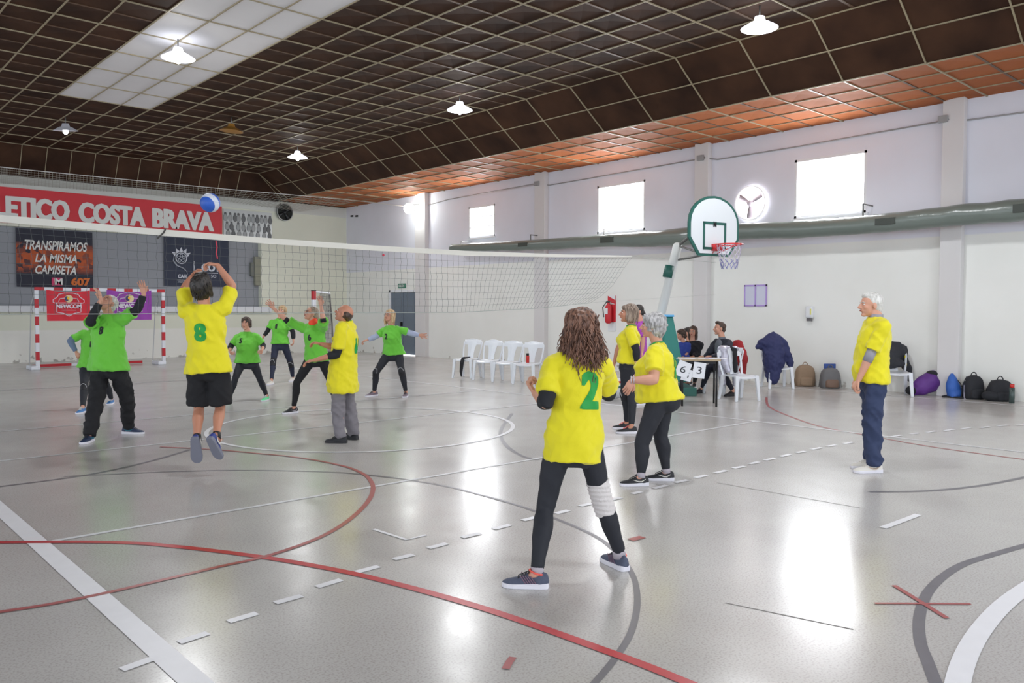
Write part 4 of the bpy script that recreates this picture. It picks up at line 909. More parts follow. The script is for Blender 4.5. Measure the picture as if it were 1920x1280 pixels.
# -- bags along the wall --------------------------------------------------------
def backpack(name, label, px, pyb, wpx, hpx, m_, mp_=None, X=None, top=None, loopm=None, cat='backpack'):
    q = onX(px, pyb, X or WX-.25) if False else fl(px, pyb); q.z = 0
    k = depth(q)/FOC; w_, h_ = wpx*k/2, hpx*k; d_ = .13
    e1 = Vector((cR0.x, cR0.y, 0)); e2 = Vector((cF.x, cF.y, 0)).normalized(); q = q+e2*d_*.9
    if q.x > WX-.22: q.x = WX-.22
    t = thing(name, label, cat, q); m = MB(); rg = []
    for f_, sw, sdp in ((0, .86, .8), (.04, .96, .95), (.3, 1, 1), (.6, .97, .95), (.82, .86, .8), (.94, .62, .6), (1, .25, .3)):
        rg.append([q+e1*(w_*sw*math.copysign(abs(math.cos(a_))**.6, math.cos(a_)))+e2*(d_*sdp*math.copysign(abs(math.sin(a_))**.6, math.sin(a_)))+EZ*(h_*f_) for a_ in [k2*2*PI/20 for k2 in range(20)]])
    m.loft(rg); me = m.mesh()
    displace(me, lambda c, n: e1*.01*noise.noise(c*9))
    build('bag_body', me, m_, t)
    m = MB(); rg = []
    for f_, sw in ((.06, .6), (.1, .72), (.35, .72), (.44, .55)):
        rg.append([q-e2*d_*.75+e1*(w_*sw*math.copysign(abs(math.cos(a_))**.6, math.cos(a_)))-e2*(.07*max(0, math.sin(a_)))+EZ*(h_*f_) for a_ in [k2*2*PI/16 for k2 in range(16)]])
    m.loft(rg); build('front_pocket', m, mp_ or m_, t)
    build('carry_loop', MB().tube([q+e1*(.05*math.cos(a_*PI/8))+EZ*(h_*.96+.07*math.sin(a_*PI/8)) for a_ in range(9)], .009, 6), loopm or m_, t)
    for s_ in (-1, 1): build('strap', MB().tube([q+e1*(s_*w_*.4)+e2*d_*.85+EZ*h_*.9, q+e1*(s_*w_*.75)+e2*(d_*1.05)+EZ*h_*.5, q+e1*(s_*w_*1.0)+e2*d_*.6+EZ*.03], .016, 6, flat=.5), loopm or m_, t)
    return t, q, w_, h_, e1, e2
Mtan = mat('tan_cloth', s2l(146, 124, 102), .85, bump=.4, bscale=50); Mgb = mat('grey_melange', s2l(112, 112, 114), .9, bump=.3, bscale=80)
backpack('backpack', 'tan brown backpack leaning against the right wall', 1526, 723, 36, 40, Mtan)
t, q, w_, h_, e1, e2 = backpack('backpack', 'grey backpack with a brown bottom pocket beside the tan one', 1570, 727, 36, 38, Mgb, mat('brown_leather', s2l(122, 98, 84), .6))
build('blue_panel', MB().obox(q+e2*.03+EZ*(h_+.03), (e1, e2, EZ), (w_*.6, .02, .05)), mat('blue_panel', s2l(50, 80, 150), .5), t, smooth=False, bevel=.01)
Mbb = mat('black_bag_cloth', s2l(32, 34, 40), .8, bump=.4, bscale=40)
backpack('backpack', 'black backpack between the white bottle and the low black bag', 1846, 746, 34, 44, Mbb)
backpack('duffel_bag', 'bulky black bag at the right end of the row by the wall', 1890, 751, 42, 40, Mbb, cat='bag')
q = fl(1865, 750); q.x = min(q.x, WX-.35)
m = MB().ell(q+EZ*.09, (.12, .16, .09)); o = build('shoe_bag', voxel(m, .02, 3), Mbb, None, origin=(q.x, q.y, 0)); tag(o, 'small low black pouch between the two large black bags', 'bag')
q = fl(1805, 742); q.x = min(q.x, WX-.2)
t = thing('drawstring_bag', 'bright blue drawstring bag slumped by the pilaster', 'bag', (q.x, q.y, 0))
m = MB().tube([q+EZ*.06, q+EZ*.18+cR0*-.04, q+EZ*.34+cR0*-.06, q+EZ*.40+cR0*-.06], [.17, .15, .09, .05], 14, flat=.8); me = voxel(m, .018, 3)
displace(me, lambda c, n: n*.02*noise.noise(c*8), floor_lim)
build('bag_body', me, mat('blue_bag', s2l(46, 94, 176), .6, var=.15, vscale=5), t); build('drawstring', MB().tube([q+EZ*.42+cR0*-.06, q+EZ*.25+cR0*.09, q+cR0*.2+EZ*.01], .007, 6), Mblk, t); build('dark_base', MB().box((q.x-.16, q.y-.17, 0), (q.x+.12, q.y+.17, .03)), Mblk, t, smooth=False, bevel=.01)
q = fl(1728, 741); q.x = min(q.x, WX-.25)
t = thing('gym_bag', 'purple and black gym bag slumped between the chair and the pilaster', 'bag', (q.x, q.y, 0))
m = MB().tube([q+EZ*.10+cR0*-.14, q+EZ*.16, q+EZ*.25+cR0*.16], [.11, .17, .19], 14, flat=.8); m.tube([q+EZ*.28+cR0*.1, q+EZ*.40+cR0*.2], [.12, .06], 12); me = voxel(m, .018, 3)
displace(me, lambda c, n: n*.025*noise.noise(c*7), floor_lim)
build('bag_body', me, mat('purple_bag', s2l(92, 44, 130), .6, var=.25, vscale=4), t)
build('black_end', MB().ell(q+EZ*.09+cR0*-.19, (.10, .10, .085)), Mblk, t); build('black_flap', MB().ell(q+EZ*.40+cR0*.18, (.10, .10, .06)), Mblk, t)
q = fl(1828, 744); q.x = min(q.x, WX-.3)
t = thing('thermos_flask', 'tall pale lilac bottle standing beside the black backpack', 'bottle', (q.x, q.y, 0)); build('flask_body', MB().tube([q+EZ*0, q+EZ*.24, q+EZ*.27], [.04, .04, .03], 14, rnd=False), mat('pale_flask', s2l(206, 204, 222), .4), t); build('flask_cap', MB().tube([q+EZ*.27, q+EZ*.33], .028, 12, rnd=False), M_white, t)
q = fl(1912, 752); q.x = min(q.x, WX-.45)
t = thing('water_bottle', 'dark green bottle with a red cap standing against the end black bag', 'bottle', (q.x, q.y, 0)); build('bottle_body', MB().tube([q, q+EZ*.26], .042, 12, rnd=False), mat('bottle_green', s2l(60, 76, 74), .25), t); build('cap', MB().tube([q+EZ*.26, q+EZ*.32], .036, 12, rnd=False), mat('bottle_red', (0, 0, 0)), t)
# white bag behind the women
q = fl(1152, 748)
t = thing('sports_bag', 'white bag with a red and green stripe on the floor behind the women', 'bag', (q.x, q.y, 0))
m = MB().tube([q+EZ*.17+cR0*-.1, q+EZ*.2+cR0*.12], [.17, .17], 14); me = voxel(m, .02, 3)
displace(me, lambda c, n: n*.015*noise.noise(c*6), floor_lim)
build('bag_body', me, mat('white_bag', s2l(214, 216, 220), .6), t)
build('red_stripe', MB().tube([q+EZ*.30+cR0*-.12-cF*.13, q+EZ*.30+cR0*.14-cF*.13], .022, 8), Mgr, t); build('green_stripe', MB().tube([q+EZ*.22+cR0*-.12-cF*.165, q+EZ*.22+cR0*.14-cF*.165], .018, 8), Mtl, t)

# -- volleyball in the air ---------------------------------------------------------
bq = at(394, 380, 8.75)
t = thing('volleyball', 'blue and white volleyball flying above the net', 'ball', bq)
m = MB().ell(bq, (.105,)*3, nu=40, nv=24)
mb2 = bpy.data.materials.new('volleyball_skin'); mb2.use_nodes = True; nt = mb2.node_tree; b = nt.nodes['Principled BSDF']; N = nt.nodes.new; Lk = nt.links.new
tc = N('ShaderNodeTexCoord'); mpn = N('ShaderNodeMapping'); mpn.inputs['Rotation'].default_value = (.5, .75, -.3); wv = N('ShaderNodeTexWave'); wv.inputs['Scale'].default_value = 2.3; wv.inputs['Distortion'].default_value = 1.2; wv.inputs['Detail'].default_value = 0; wv.inputs['Detail Scale'].default_value = 1.0; wv.inputs['Phase Offset'].default_value = 1.2
Lk(tc.outputs['Object'], mpn.inputs['Vector']); Lk(mpn.outputs[0], wv.inputs['Vector']); rp = N('ShaderNodeValToRGB'); rp.color_ramp.interpolation = 'CONSTANT'; rp.color_ramp.elements[0].color = (*s2l(214, 220, 232), 1); rp.color_ramp.elements[1].color = (*s2l(44, 92, 190), 1); rp.color_ramp.elements[1].position = .42
Lk(wv.outputs['Fac'], rp.inputs[0]); Lk(rp.outputs[0], b.inputs['Base Color']); b.inputs['Roughness'].default_value = .45
build('ball_shell', m, mb2, t)
m = MB()
for k in range(3):
    ax_ = (EX, EY, EZ)[k]; u = ax_.orthogonal().normalized(); v_ = ax_.cross(u); m.tube([bq+(u*math.cos(q*PI/16)+v_*math.sin(q*PI/16))*.1045 for q in range(33)], .0014, 4, rnd=False)
build('seam', m, mat('seam_blue', s2l(60, 90, 160), .6), t)
# ================================================================== PEOPLE
SKIN = mat('skin_light', s2l(206, 152, 128), .5, sss=.05, var=.06, vscale=12)
SKIN2 = mat('skin_tan', s2l(190, 132, 106), .5, sss=.05, var=.06, vscale=12)
M_yel = mat('yellow_jersey', s2l(226, 214, 16), .75, sheen=.2, bump=.15, bscale=120)
M_grn = mat('green_jersey', s2l(106, 196, 58), .75, sheen=.2, bump=.15, bscale=120)
M_num = mat('green_number', s2l(26, 152, 62), .6); M_numk = mat('black_number', s2l(24, 34, 26), .6)
M_leg = mat('black_leggings', s2l(34, 36, 44), .75, bump=.1, bscale=90); M_blk = mat('black_trousers', s2l(24, 24, 28), .85)
M_lip = mat('lips', s2l(160, 82, 78), .5); M_eyew = mat('eye_white', (.75, .73, .7), .3); M_iris = mat('iris_dark', (.03, .02, .015), .2); M_brow = mat('brow_brown', s2l(88, 66, 54), .8)
M_sole = mat('sole_white', s2l(226, 224, 232), .6)
FH = Vector((cF.x, cF.y, 0)).normalized()
def reach(p0, px, py, L, sg):
    """the point on the sight line through (px,py) at distance L from p0; sg<0 nearer the camera, >0 further"""
    r = ray(px, py); o = CP-p0; a = r.dot(r); b = 2*o.dot(r); c = o.dot(o)-L*L; D = b*b-4*a*c
    if D < 0 or sg == 0:
        s = -b/(2*a); q = CP+r*s; return p0+(q-p0)*1.0
    s = (-b+sg*math.sqrt(D))/(2*a); return CP+r*s
def mid_joint(A, B, px, py, L1, L2, fwd):
    r = ray(px, py); best = None; d0 = (depth(A)+depth(B))/2
    for i in range(-60, 61):
        d = d0+i*.01; K = CP+r*d; e = ((K-A).length-L1)**2+((K-B).length-L2)**2-.004*(K-(A+B)/2).dot(fwd)+.6*(K-(A+B)/2).dot(fwd.cross(EZ))**2
        if best is None or e < best[0]: best = (e, K)
    return best[1]
def frame(f, u):
    f = f.normalized(); r = f.cross(u).normalized(); return r, f, r.cross(f)     # right, forward, up
def heading(phi): return FH*math.cos(math.radians(phi))-cR0*math.sin(math.radians(phi))
def shade(me, f): displace(me, lambda c, n: n*f(c))
def wr(co, a=1.0):
    f1 = noise.noise(Vector((co.x*9+co.z*7, co.y*9-co.z*4, co.z*4+co.x*2))); f2 = noise.noise(Vector((co.x*15-co.z*11, co.y*15, co.z*9+3)))
    return a*(.020*(.25-abs(f1))+.009*(.2-abs(f2)))+a*1.6*(.007*noise.noise(Vector((co.x*5, co.y*5, co.z*2.4)))+.0075*(.5-abs(noise.noise(Vector((co.x*7+co.z*6, co.y*7+co.z*4, co.z*5)))))*1.2+.003*noise.noise(co*16))

def person(name, label, S, pel, neck, head, phi, legs, arms, look, st, floorz=0.0):
    """pel/neck/head: pixels (x, y[, depth sign]); legs: own left then right: dict(a=ankle px, k=knee px, t=toe heading, d=fixed depth);
    arms: own left then right: dict(e=elbow px+sign, w=wrist px+sign, h=hand tip px+sign, n=palm, c=curl)"""
    k = S/1.7; zA = .085*k
    ank = []
    for g in legs:
        ank.append(at(*g['a'], g['d']) if 'd' in g else fl(*g['a'], zA+g.get('lift', 0)))
    dp = st.get('depth') or (depth(ank[0])+depth(ank[1]))/2
    P = at(pel[0], pel[1], dp+st.get('dpel', 0)); Nk = reach(P, neck[0], neck[1], .298*S, neck[2] if len(neck) > 2 else 0); H = reach(Nk, head[0], head[1], .155*k, head[2] if len(head) > 2 else 0)
    fwd = heading(phi); up = (Nk-P).normalized(); rt = fwd.cross(up).normalized(); f2 = up.cross(rt)
    gw, gd, belly, bust = st.get('gw', 1), st.get('gd', 1), st.get('belly', 0), st.get('bust', 0)
    shw = .172*k*st.get('shw', 1); torso = (Nk-P).length
    root = thing(name, label, 'person', (P.x if 'd' in legs[0] else (ank[0].x+ank[1].x)/2, P.y if 'd' in legs[0] else (ank[0].y+ank[1].y)/2, floorz))
    skin = st.get('skin', SKIN); shirtm = st['shirt']
    # arms
    AR = []
    for i, g in enumerate(arms):
        sd_ = -1 if i == 0 else 1
        sh = Nk-up*.070*k+rt*sd_*shw
        if g is None: AR.append(None); continue
        ex, ey, es = g['e']; el = reach(sh, ex, ey, .172*S, es)
        if (el-sh).length > .2*S: el = sh+(el-sh).normalized()*.2*S
        rs = (el-sh).normalized().dot(up); sh = sh+up*max(0, rs)*.035*k
        wx, wy, ws = g['w']; wrp = reach(el, wx, wy, .145*S, ws)
        hx, hy, hs = g['h']; tp = reach(wrp, hx, hy, .10*S, hs); hd = (tp-wrp).normalized()
        AR.append((sh, el, wrp, hd, g))
    LG = []
    for i, g in enumerate(legs):
        sd_ = -1 if i == 0 else 1
        hip = P+rt*sd_*.088*k*gw**.5; A = ank[i]
        kn = mid_joint(hip, A, g['k'][0], g['k'][1], .238*S, .235*S, g.get('kf', fwd)); LG.append((hip, kn, A, heading(g['t']), g))
    # ---------------- body: one continuous skin surface
    m = MB(); ringn = 20
    def ring(t_, a, b, off=0, n=ringn, pw=1.0, mb_f=0):
        c = P+up*(torso*t_)+f2*off
        return [c+rt*(a*k*math.copysign(abs(math.cos(q))**pw, math.cos(q)))+f2*((b+(mb_f if math.sin(q) > 0 else 0))*k*math.copysign(abs(math.sin(q))**pw, math.sin(q))) for q in [2*PI*j/n for j in range(n)]]
    m.loft([ring(-.17, .09*gw, .07*gd), ring(-.08, .14*gw, .09*gd), ring(.05, .145*gw, .095*gd), ring(.35, .12*gw, .085*gd, .0, mb_f=belly*.6), ring(.7, .14*gw, .095*gd), ring(.88, .13*gw, .075), ring(1.0, .06, .055), ring(1.06, .05, .05)])
    hr, hf, hu = frame(look, EZ if abs(look.normalized().z) < .9 else -FH); hs_ = k*st.get('head', 1)
    def HP(x, y, z): return H+hr*(x*hs_)+hf*(y*hs_)+hu*(z*hs_)
    m.tube([Nk-up*.04*k, Nk+up*.03*k, HP(0, -.02, -.05)], [.062*k, .055*k, .058*k], 14)
    for a_ in AR:
        if not a_: continue
        sh, el, wp, hd, g = a_; th_ = st.get('armr', 1)
        m.tube([sh-rt*0, sh.lerp(el, .35), el], [.048*k*th_, .045*k*th_, .038*k*th_], 12); m.tube([el, el.lerp(wp, .25), el.lerp(wp, .7), wp], [.037*k*th_, .041*k*th_, .031*k*th_, .025*k], 12)
    sm_ = st.get('legr', 1)
    for hip, kn, A, td, g in LG:
        m.tube([hip, hip.lerp(kn, .4), kn], [.078*k*sm_, .068*k*sm_, .047*k*sm_], 14)
        cal = -heading(phi)*.012*k
        m.tube([kn, kn.lerp(A, .3)+cal, kn.lerp(A, .65)+cal*.4, A], [.047*k*sm_, .053*k*sm_, .038*k*sm_, .030*k], 14)
        m.tube([A, A+td*.06*k-EZ*.04*k, A+td*.14*k-EZ*.055*k] if 'pitch' not in g else [A, A+td*.05*k-EZ*.03*k], [.032*k, .028*k, .02*k] if 'pitch' not in g else [.032*k, .028*k], 10)
    for a_ in AR:                 # palms
        if not a_: continue
        sh, el, wp, hd, g = a_; nm = g.get('n', Vector((0, 0, -1))); sdv = hd.cross(nm).normalized(); nm = sdv.cross(hd).normalized()
        m.ell(wp+hd*.048*k, (.040*k, .054*k, .017*k), (sdv, hd, nm)); m.ell(wp+hd*.012*k, (.026*k, .03*k, .019*k), (sdv, hd, nm))
    body = voxel(m, st.get('vox', .009), 3)
    # head at a finer step, fingers as separate tubes
    m = MB(); ax = (hr, hf, hu)
    m.ell(HP(0, -.012, .030), [v*hs_ for v in (.074, .094, .083)], ax, 24, 16); m.ell(HP(0, .024, -.018), [v*hs_ for v in (.060, .066, .088)], ax, 20, 14)
    m.ell(HP(0, .022, -.058), [v*hs_ for v in (.052, .055, .040)], ax); m.ell(HP(0, .060, -.088), [v*hs_ for v in (.026, .024, .019)], ax)
    m.ell(HP(0, .074, .024), [v*hs_ for v in (.044, .015, .013)], ax); m.tube([HP(0, .086, .012), HP(0, .108, -.022)], [.0085*hs_, .0135*hs_], 10); m.ell(HP(0, .094, -.028), [v*hs_ for v in (.017, .014, .009)], ax)
    for q in (-1, 1):
        m.ell(HP(q*.036, .062, -.018), [v*hs_ for v in (.022, .020, .024)], ax); m.ell(HP(q*.075, -.008, -.008), [v*hs_ for v in (.009, .018, .030)], ax)
    m.ell(HP(0, .082, -.052), [v*hs_ for v in (.022, .012, .012)], ax)
    m.tube([HP(0, -.02, -.05), Nk+up*.03*k], [.054*hs_, .053*k], 14)
    hm = voxel(m, .0048, 3); append(body, hm)
    m = MB()
    for i, a_ in enumerate(AR):
        if not a_: continue
        sh, el, wp, hd, g = a_; nm = g.get('n', Vector((0, 0, -1))); sdv = hd.cross(nm).normalized(); nm = sdv.cross(hd).normalized(); cu = g.get('c', .35); thumb = sdv*(g.get('ts', 1))
        for fi, (off, ln_) in enumerate(((.030, .072), (.010, .080), (-.010, .075), (-.029, .060))):
            spread = g.get('sp', .12)*(1.5-fi)*.5; d = (hd+thumb*spread).normalized(); p = wp+hd*.082*k+thumb*(off*k)*.95; pts = [p-d*.02*k, p]; ang = 0
            cv = cu*(1+.18*fi)
            for sg_, fr in enumerate((.42, .32, .26)):
                ang += cv; dd = (d*math.cos(ang)+nm*math.sin(ang)); p = p+dd*ln_*fr*k*1.05; pts.append(p)
            m.tube(pts, [.0098*k, .0095*k, .0088*k, .0080*k, .0066*k], 8)
        d = (hd*.75+thumb*.65+nm*.2*cu).normalized(); p = wp+hd*.028*k+thumb*.026*k; m.tube([p, p+d*.032*k, p+(d*.9+hd*.3+nm*cu*.4).normalized()*.062*k], [.013*k, .0105*k, .0085*k], 8)
    append(body, m); build('body', body, skin, root)
    # face parts
    for q in (-1, 1):
        e = build('eye', MB().ell(HP(q*.031, .0755, .006), [v*hs_ for v in (.013, .010, .0068)], ax, 12, 8), M_eyew, root); build('iris', MB().ell(HP(q*.031, .0835, .006), [v*hs_ for v in (.006, .0035, .006)], ax, 10, 6), M_iris, e)
        build('eyebrow', MB().tube([HP(q*.014, .087, .024), HP(q*.031, .0865, .030), HP(q*.047, .074, .024)], .0035*hs_, 6), st.get('browm', M_brow), root)
    build('lips', MB().ell(HP(0, .093, -.050), [v*hs_ for v in (.020, .006, st.get('mouth', .0065))], ax, 12, 8), M_lip, root)
    # ---------------- hair
    hair(root, st.get('hair', 'short'), st.get('hairm'), HP, ax, hs_, up, k)
    if st.get('glasses'):
        gm = MB()
        for q in (-1, 1): gm.tube([HP(q*.031+.02*math.cos(j*PI/8), .094, .004+.016*math.sin(j*PI/8)) for j in range(17)], .0018, 5); gm.tube([HP(q*.051, .092, .006), HP(q*.077, 0, .010)], .0018, 5)
        gm.tube([HP(-.011, .095, .006), HP(.011, .095, .006)], .0018, 5); build('glasses', gm, M_blackm, root)
    # ---------------- shirt
    hem = st.get('hem', -.30); m = MB(); hw = st.get('hemw', .205)*gw; hdp = st.get('hemd', .14)*gd; hgt = .9 if hem > -.12 else 1
    m.loft([ring(hem-.01, hw*.985, hdp, -.006, mb_f=belly*.5), ring(hem, hw, hdp, -.006, mb_f=belly*.5), ring(hem*.45, hw*.98, hdp, -.006, mb_f=belly*.8), ring(.08, .182*gw, .130*gd, -.002, mb_f=belly), ring(.35, .158*gw, .115*gd, 0, mb_f=belly), ring(.6, .165*gw, .120*gd, 0, mb_f=belly*.5+bust), ring(.78, .168*gw**.5, .118*gd**.5, mb_f=bust*.3), ring(.90, .145, .088), ring(.965, .105, .078), ring(1.03, .064, .060)])
    slv = st.get('sleeve', .62); sr = st.get('slr', 1)
    for i, a_ in enumerate(AR):
        sd_ = -1 if i == 0 else 1
        sh0 = Nk-up*.070*k+rt*sd_*shw
        if not a_: m.ell(sh0-rt*sd_*.02*k, (.07*k,)*3); continue
        sh, el, wp, hd, g = a_; en = sh.lerp(el, slv)
        m.tube([sh-rt*sd_*.06*k+up*.012*k, sh], [.068*k, .062*k], 16)
        m.tube([sh, sh.lerp(en, .5), en], [.062*k*sr, .064*k*sr, .071*k*sr], 16, rnd=False); m.ell(sh, (.062*k,)*3)
        if slv > .9: m.tube([el, el.lerp(wp, .85)], [.058*k*sr, .040*k], 14)
        elif st.get('slfit'): pass
    sm = voxel(m, st.get('svox', .010), 3); wa = st.get('wr', 1)
    shade(sm, lambda c: wr(c, wa)); so = build('jersey', sm, shirtm, root)
    if st.get('collar'):
        cm = MB(); c0 = Nk+up*.022*k+f2*.004; cm.tube([c0+rt*(.060*k*math.cos(j*PI/12))+f2*(.060*k*math.sin(j*PI/12)+.0)-up*(.022*k*max(0, math.sin(j*PI/12))) for j in range(25)], .008*k, 6, rnd=False); build('collar', cm, st['collar'], root)
    if st.get('inner'):
        cm = MB(); cm.tube([Nk-up*.0, Nk+up*.045*k], [.064*k, .060*k], 18, rnd=False); build('inner_collar', cm, st['inner'], root)
    if st.get('panel'):
        cm = MB().ell(P+up*torso*.62+f2*.075*k, (.105*k, .062*k, .19*k), (rt, f2, up)); build('front_panel', cm, st['panel'], root)
    if st.get('gaiter'):
        cm = MB(); cm.tube([Nk+up*.005, Nk+up*.035*k, Nk+up*.06*k], [.075*k, .078*k, .068*k], 18); build('neck_gaiter', voxel(cm, .009, 2), st['gaiter'], root)
    # arm sleeves / wrist things
    for i, a_ in enumerate(AR):
        if not a_: continue
        sh, el, wp, hd, g = a_
        if 'slv' in g:
            f0, f1, mt = g['slv']; cm = MB()      # from f0 along upper arm (0..1) to f1 along forearm
            cm.tube([sh.lerp(el, f0), sh.lerp(el, .85), el, el.lerp(wp, f1*.35), el.lerp(wp, f1*.75), el.lerp(wp, f1)], [.056*k, .052*k, .050*k, .050*k, .044*k, .038*k], 14, rnd=False)
            vm = voxel(cm, .009, 3); shade(vm, lambda c: wr(c, .5)); build('arm_sleeve', vm, mt, root)
        if 'cuff' in g:
            f0, f1, mt = g['cuff']; cm = MB().tube([el.lerp(wp, f0), el.lerp(wp, f1)], [.045*k, .044*k] if f0 < .4 else [.033*k, .032*k], 14, rnd=False); build('cuff', cm, mt, root)
        if 'brace' in g:
            cm = MB(); dw = (wp-el).normalized(); u = dw.orthogonal().normalized(); v_ = dw.cross(u)
            for z_ in (-.012, .012): cm.tube([wp+dw*z_+(u*math.cos(j*PI/8)+v_*math.sin(j*PI/8))*.034*k for j in range(17)], .005, 6, rnd=False)
            cm.tube([wp-dw*.012+u*.034*k, wp+dw*.012+u*.034*k], .004, 5); build('bracelet', cm, g['brace'], root)
    # ---------------- trousers
    tm_ = st['pants']; fit = st.get('fit', 'tight'); m = MB(); w0 = {'tight': 1.0, 'loose': 1.22, 'shorts': 1.3}[fit]
    m.loft([ring(-.30, .11*gw, .085*gd), ring(-.2, .15*gw, .105*gd), ring(-.05, .160*gw, .108*gd, -.006), ring(.06, .150*gw, .100*gd)])
    if st.get('seat'): m.ell(P-f2*.05*k-up*.05*k, (.15*gw*k, .10*gd*k, .12*k), (rt, f2, up))
    for hip, kn, A, td, g in LG:
        lw = st.get('legr', 1)
        if fit == 'tight':
            cal = -fwd*.012*k
            m.tube([hip-up*.0, hip.lerp(kn, .4), kn], [.084*k*lw*gw**.3, .078*k*lw, .055*k*lw], 16); m.tube([kn, kn.lerp(A, .3)+cal, kn.lerp(A, .65)+cal*.4, kn.lerp(A, .93)], [.055*k*lw, .060*k*lw, .045*k*lw, .037*k], 16, rnd=False)
        elif fit == 'loose':
            m.tube([hip, hip.lerp(kn, .5), kn, kn.lerp(A, .5), A-(A-kn).normalized()*.0-EZ*.012], [.090*k*lw, .090*k*lw, .078*k*lw, .070*k*lw, .066*k*lw], 16, rnd=False)
        else:
            m.tube([hip, hip.lerp(kn, .5), hip.lerp(kn, .86)], [.098*k, .106*k, .112*k], 18, rnd=False)
    pm_ = voxel(m, .010, 3); wa2 = {'tight': .35, 'loose': 1.5, 'shorts': 1.1}[fit]; shade(pm_, lambda c: wr(c, wa2)); build('shorts' if fit == 'shorts' else ('leggings' if fit == 'tight' else 'trousers'), pm_, tm_, root)
    # ---------------- socks, knee pads, shoes
    for i, (hip, kn, A, td, g) in enumerate(LG):
        if 'pad' in g:
            f_ = (fwd+td).normalized(); ax3 = (kn-hip).normalized(); s3 = ax3.cross(f_).normalized(); f3 = s3.cross(ax3)
            lo = kn.lerp(A, .22); hi = kn.lerp(hip, .24)
            if g['pad'] == 'white':
                cm = MB(); cm.tube([kn.lerp(hip, .34), kn, kn.lerp(A, .22)], [.072*k, .066*k, .068*k], 18, rnd=False); vm = voxel(cm, .007, 2); shade(vm, lambda c: .003*math.sin(c.z*220+noise.noise(c*9)*3)); build('knee_bandage', vm, mat('bandage_white', s2l(214, 208, 206), .9, bump=.5, bscale=70), root)
            else:
                cm = MB(); cm.tube([hi, kn, lo], [.064*k, .066*k, .062*k], 16, rnd=False); cm.ell(kn+f3*.03*k, (.05*k, .045*k, .07*k), (s3, f3, ax3)); kp = build('knee_pad', voxel(cm, .009, 3), mat('kneepad_black', s2l(28, 28, 34), .7), root)
                cm = MB(); arc = []
                for j in range(15):
                    a5 = PI*j/14; arc.append(kn+s3*(.052*k*math.cos(a5))-ax3*(.07*k*math.sin(a5)-.02*k)+f3*(.045*k+.034*k*math.sin(a5)*.8))
                cm.tube(arc, .0038*k, 5); build('pad_piping', cm, mat('piping_grey', s2l(190, 190, 196), .6), kp)
        sc_ = st['shoe'][i] if isinstance(st['shoe'], list) else st['shoe']
        up_, sol = sc_[0], sc_[1]; pit = g.get('pitch', 0)
        fd_ = (td*math.cos(pit)+EZ*math.sin(pit)).normalized(); sd3 = td.cross(EZ).normalized(); uz = sd3.cross(fd_).normalized()
        O = A-uz*zA if 'pitch' in g else Vector((A.x, A.y, A.z-zA))
        def SP(x, y, z): return O+fd_*(x*k)+sd3*(y*k)+uz*(z*k)
        prof = ((-.072, .018, .060), (-.062, .029, .088), (-.03, .036, .098), (.02, .038, .094), (.05, .041, .086), (.09, .045, .066), (.13, .048, .054), (.165, .044, .046), (.19, .030, .038), (.203, .012, .028))
        m = MB(); rg = []
        for x, hw_, hh_ in prof:
            rg.append([SP(x, hw_*math.cos(q)*(1 if math.sin(q) < .3 else .92), .016+(hh_-.016)*max(0, math.sin(q))**.75 if math.sin(q) > 0 else .016) for q in [2*PI*j/18 for j in range(18)]])
        m.loft(rg); shm = voxel(m, .006, 3); shoe = build('shoe', shm, up_, root)
        m = MB(); out_ = [(x, hw_+.004) for x, hw_, _ in prof]; lo_ = [SP(x, y, 0.0) for x, y in out_]+[SP(x, -y, 0) for x, y in reversed(out_)]; hi_ = [SP(x, y*1.02, .026+(.008 if x < -.02 else 0)) for x, y in out_]+[SP(x, -y*1.02, .026+(.008 if x < -.02 else 0)) for x, y in reversed(out_)]
        m.loft([lo_, hi_]); build('sole', m, sol, shoe, smooth=False, bevel=.004)
        m = MB()
        for x, z in ((.045, .093), (.065, .083), (.085, .074), (.105, .066)): m.tube([SP(x, -.024, z-.006), SP(x, 0, z+.003), SP(x, .024, z-.006)], .0035*k, 5)
        m.tube([SP(.04, 0, .098), SP(.03, .03, .104), SP(.05, .035, .09)], .003*k, 5); m.tube([SP(.045, 0, .097), SP(.075, 0, .083), SP(.105, 0, .069)], .003, 5)
        build('laces', m, sc_[2] if len(sc_) > 2 else up_, shoe)
        if len(sc_) > 3:
            for q in (-1, 1):
                m = MB()
                for xx in ((.02, .035, .05, .065, .08) if sc_[4:] == ('stripes',) else (.03,)):
                    if sc_[4:] == ('stripes',): m.tube([SP(xx-.02, q*.044, .036), SP(xx+.012, q*.034, .075)], .0032*k, 5, flat=.5)
                    else: m.tube([SP(-.035, q*.037, .066), SP(.0, q*.0415, .045), SP(.03, q*.0435, .045), SP(.085, q*.040, .062)], [.002*k, .006*k, .006*k, .001*k], 6)
                build('side_mark', m, sc_[3], shoe)
        if 'shoecol' in st:
            build('shoe_lining', MB().tube([SP(.0+.040*math.cos(j*PI/8), .034*math.sin(j*PI/8), .092+.012*math.cos(j*PI/8)) for j in range(17)], .006*k, 6, rnd=False), st['shoecol'], shoe)
        if 'sock' in st:
            build('sock', MB().tube([A-(A-kn).normalized()*.01-EZ*.02, A.lerp(kn, .16)], [.042*k, .036*k], 14, rnd=False), st['sock'], root)
    # ---------------- number
    nu = st.get('num')
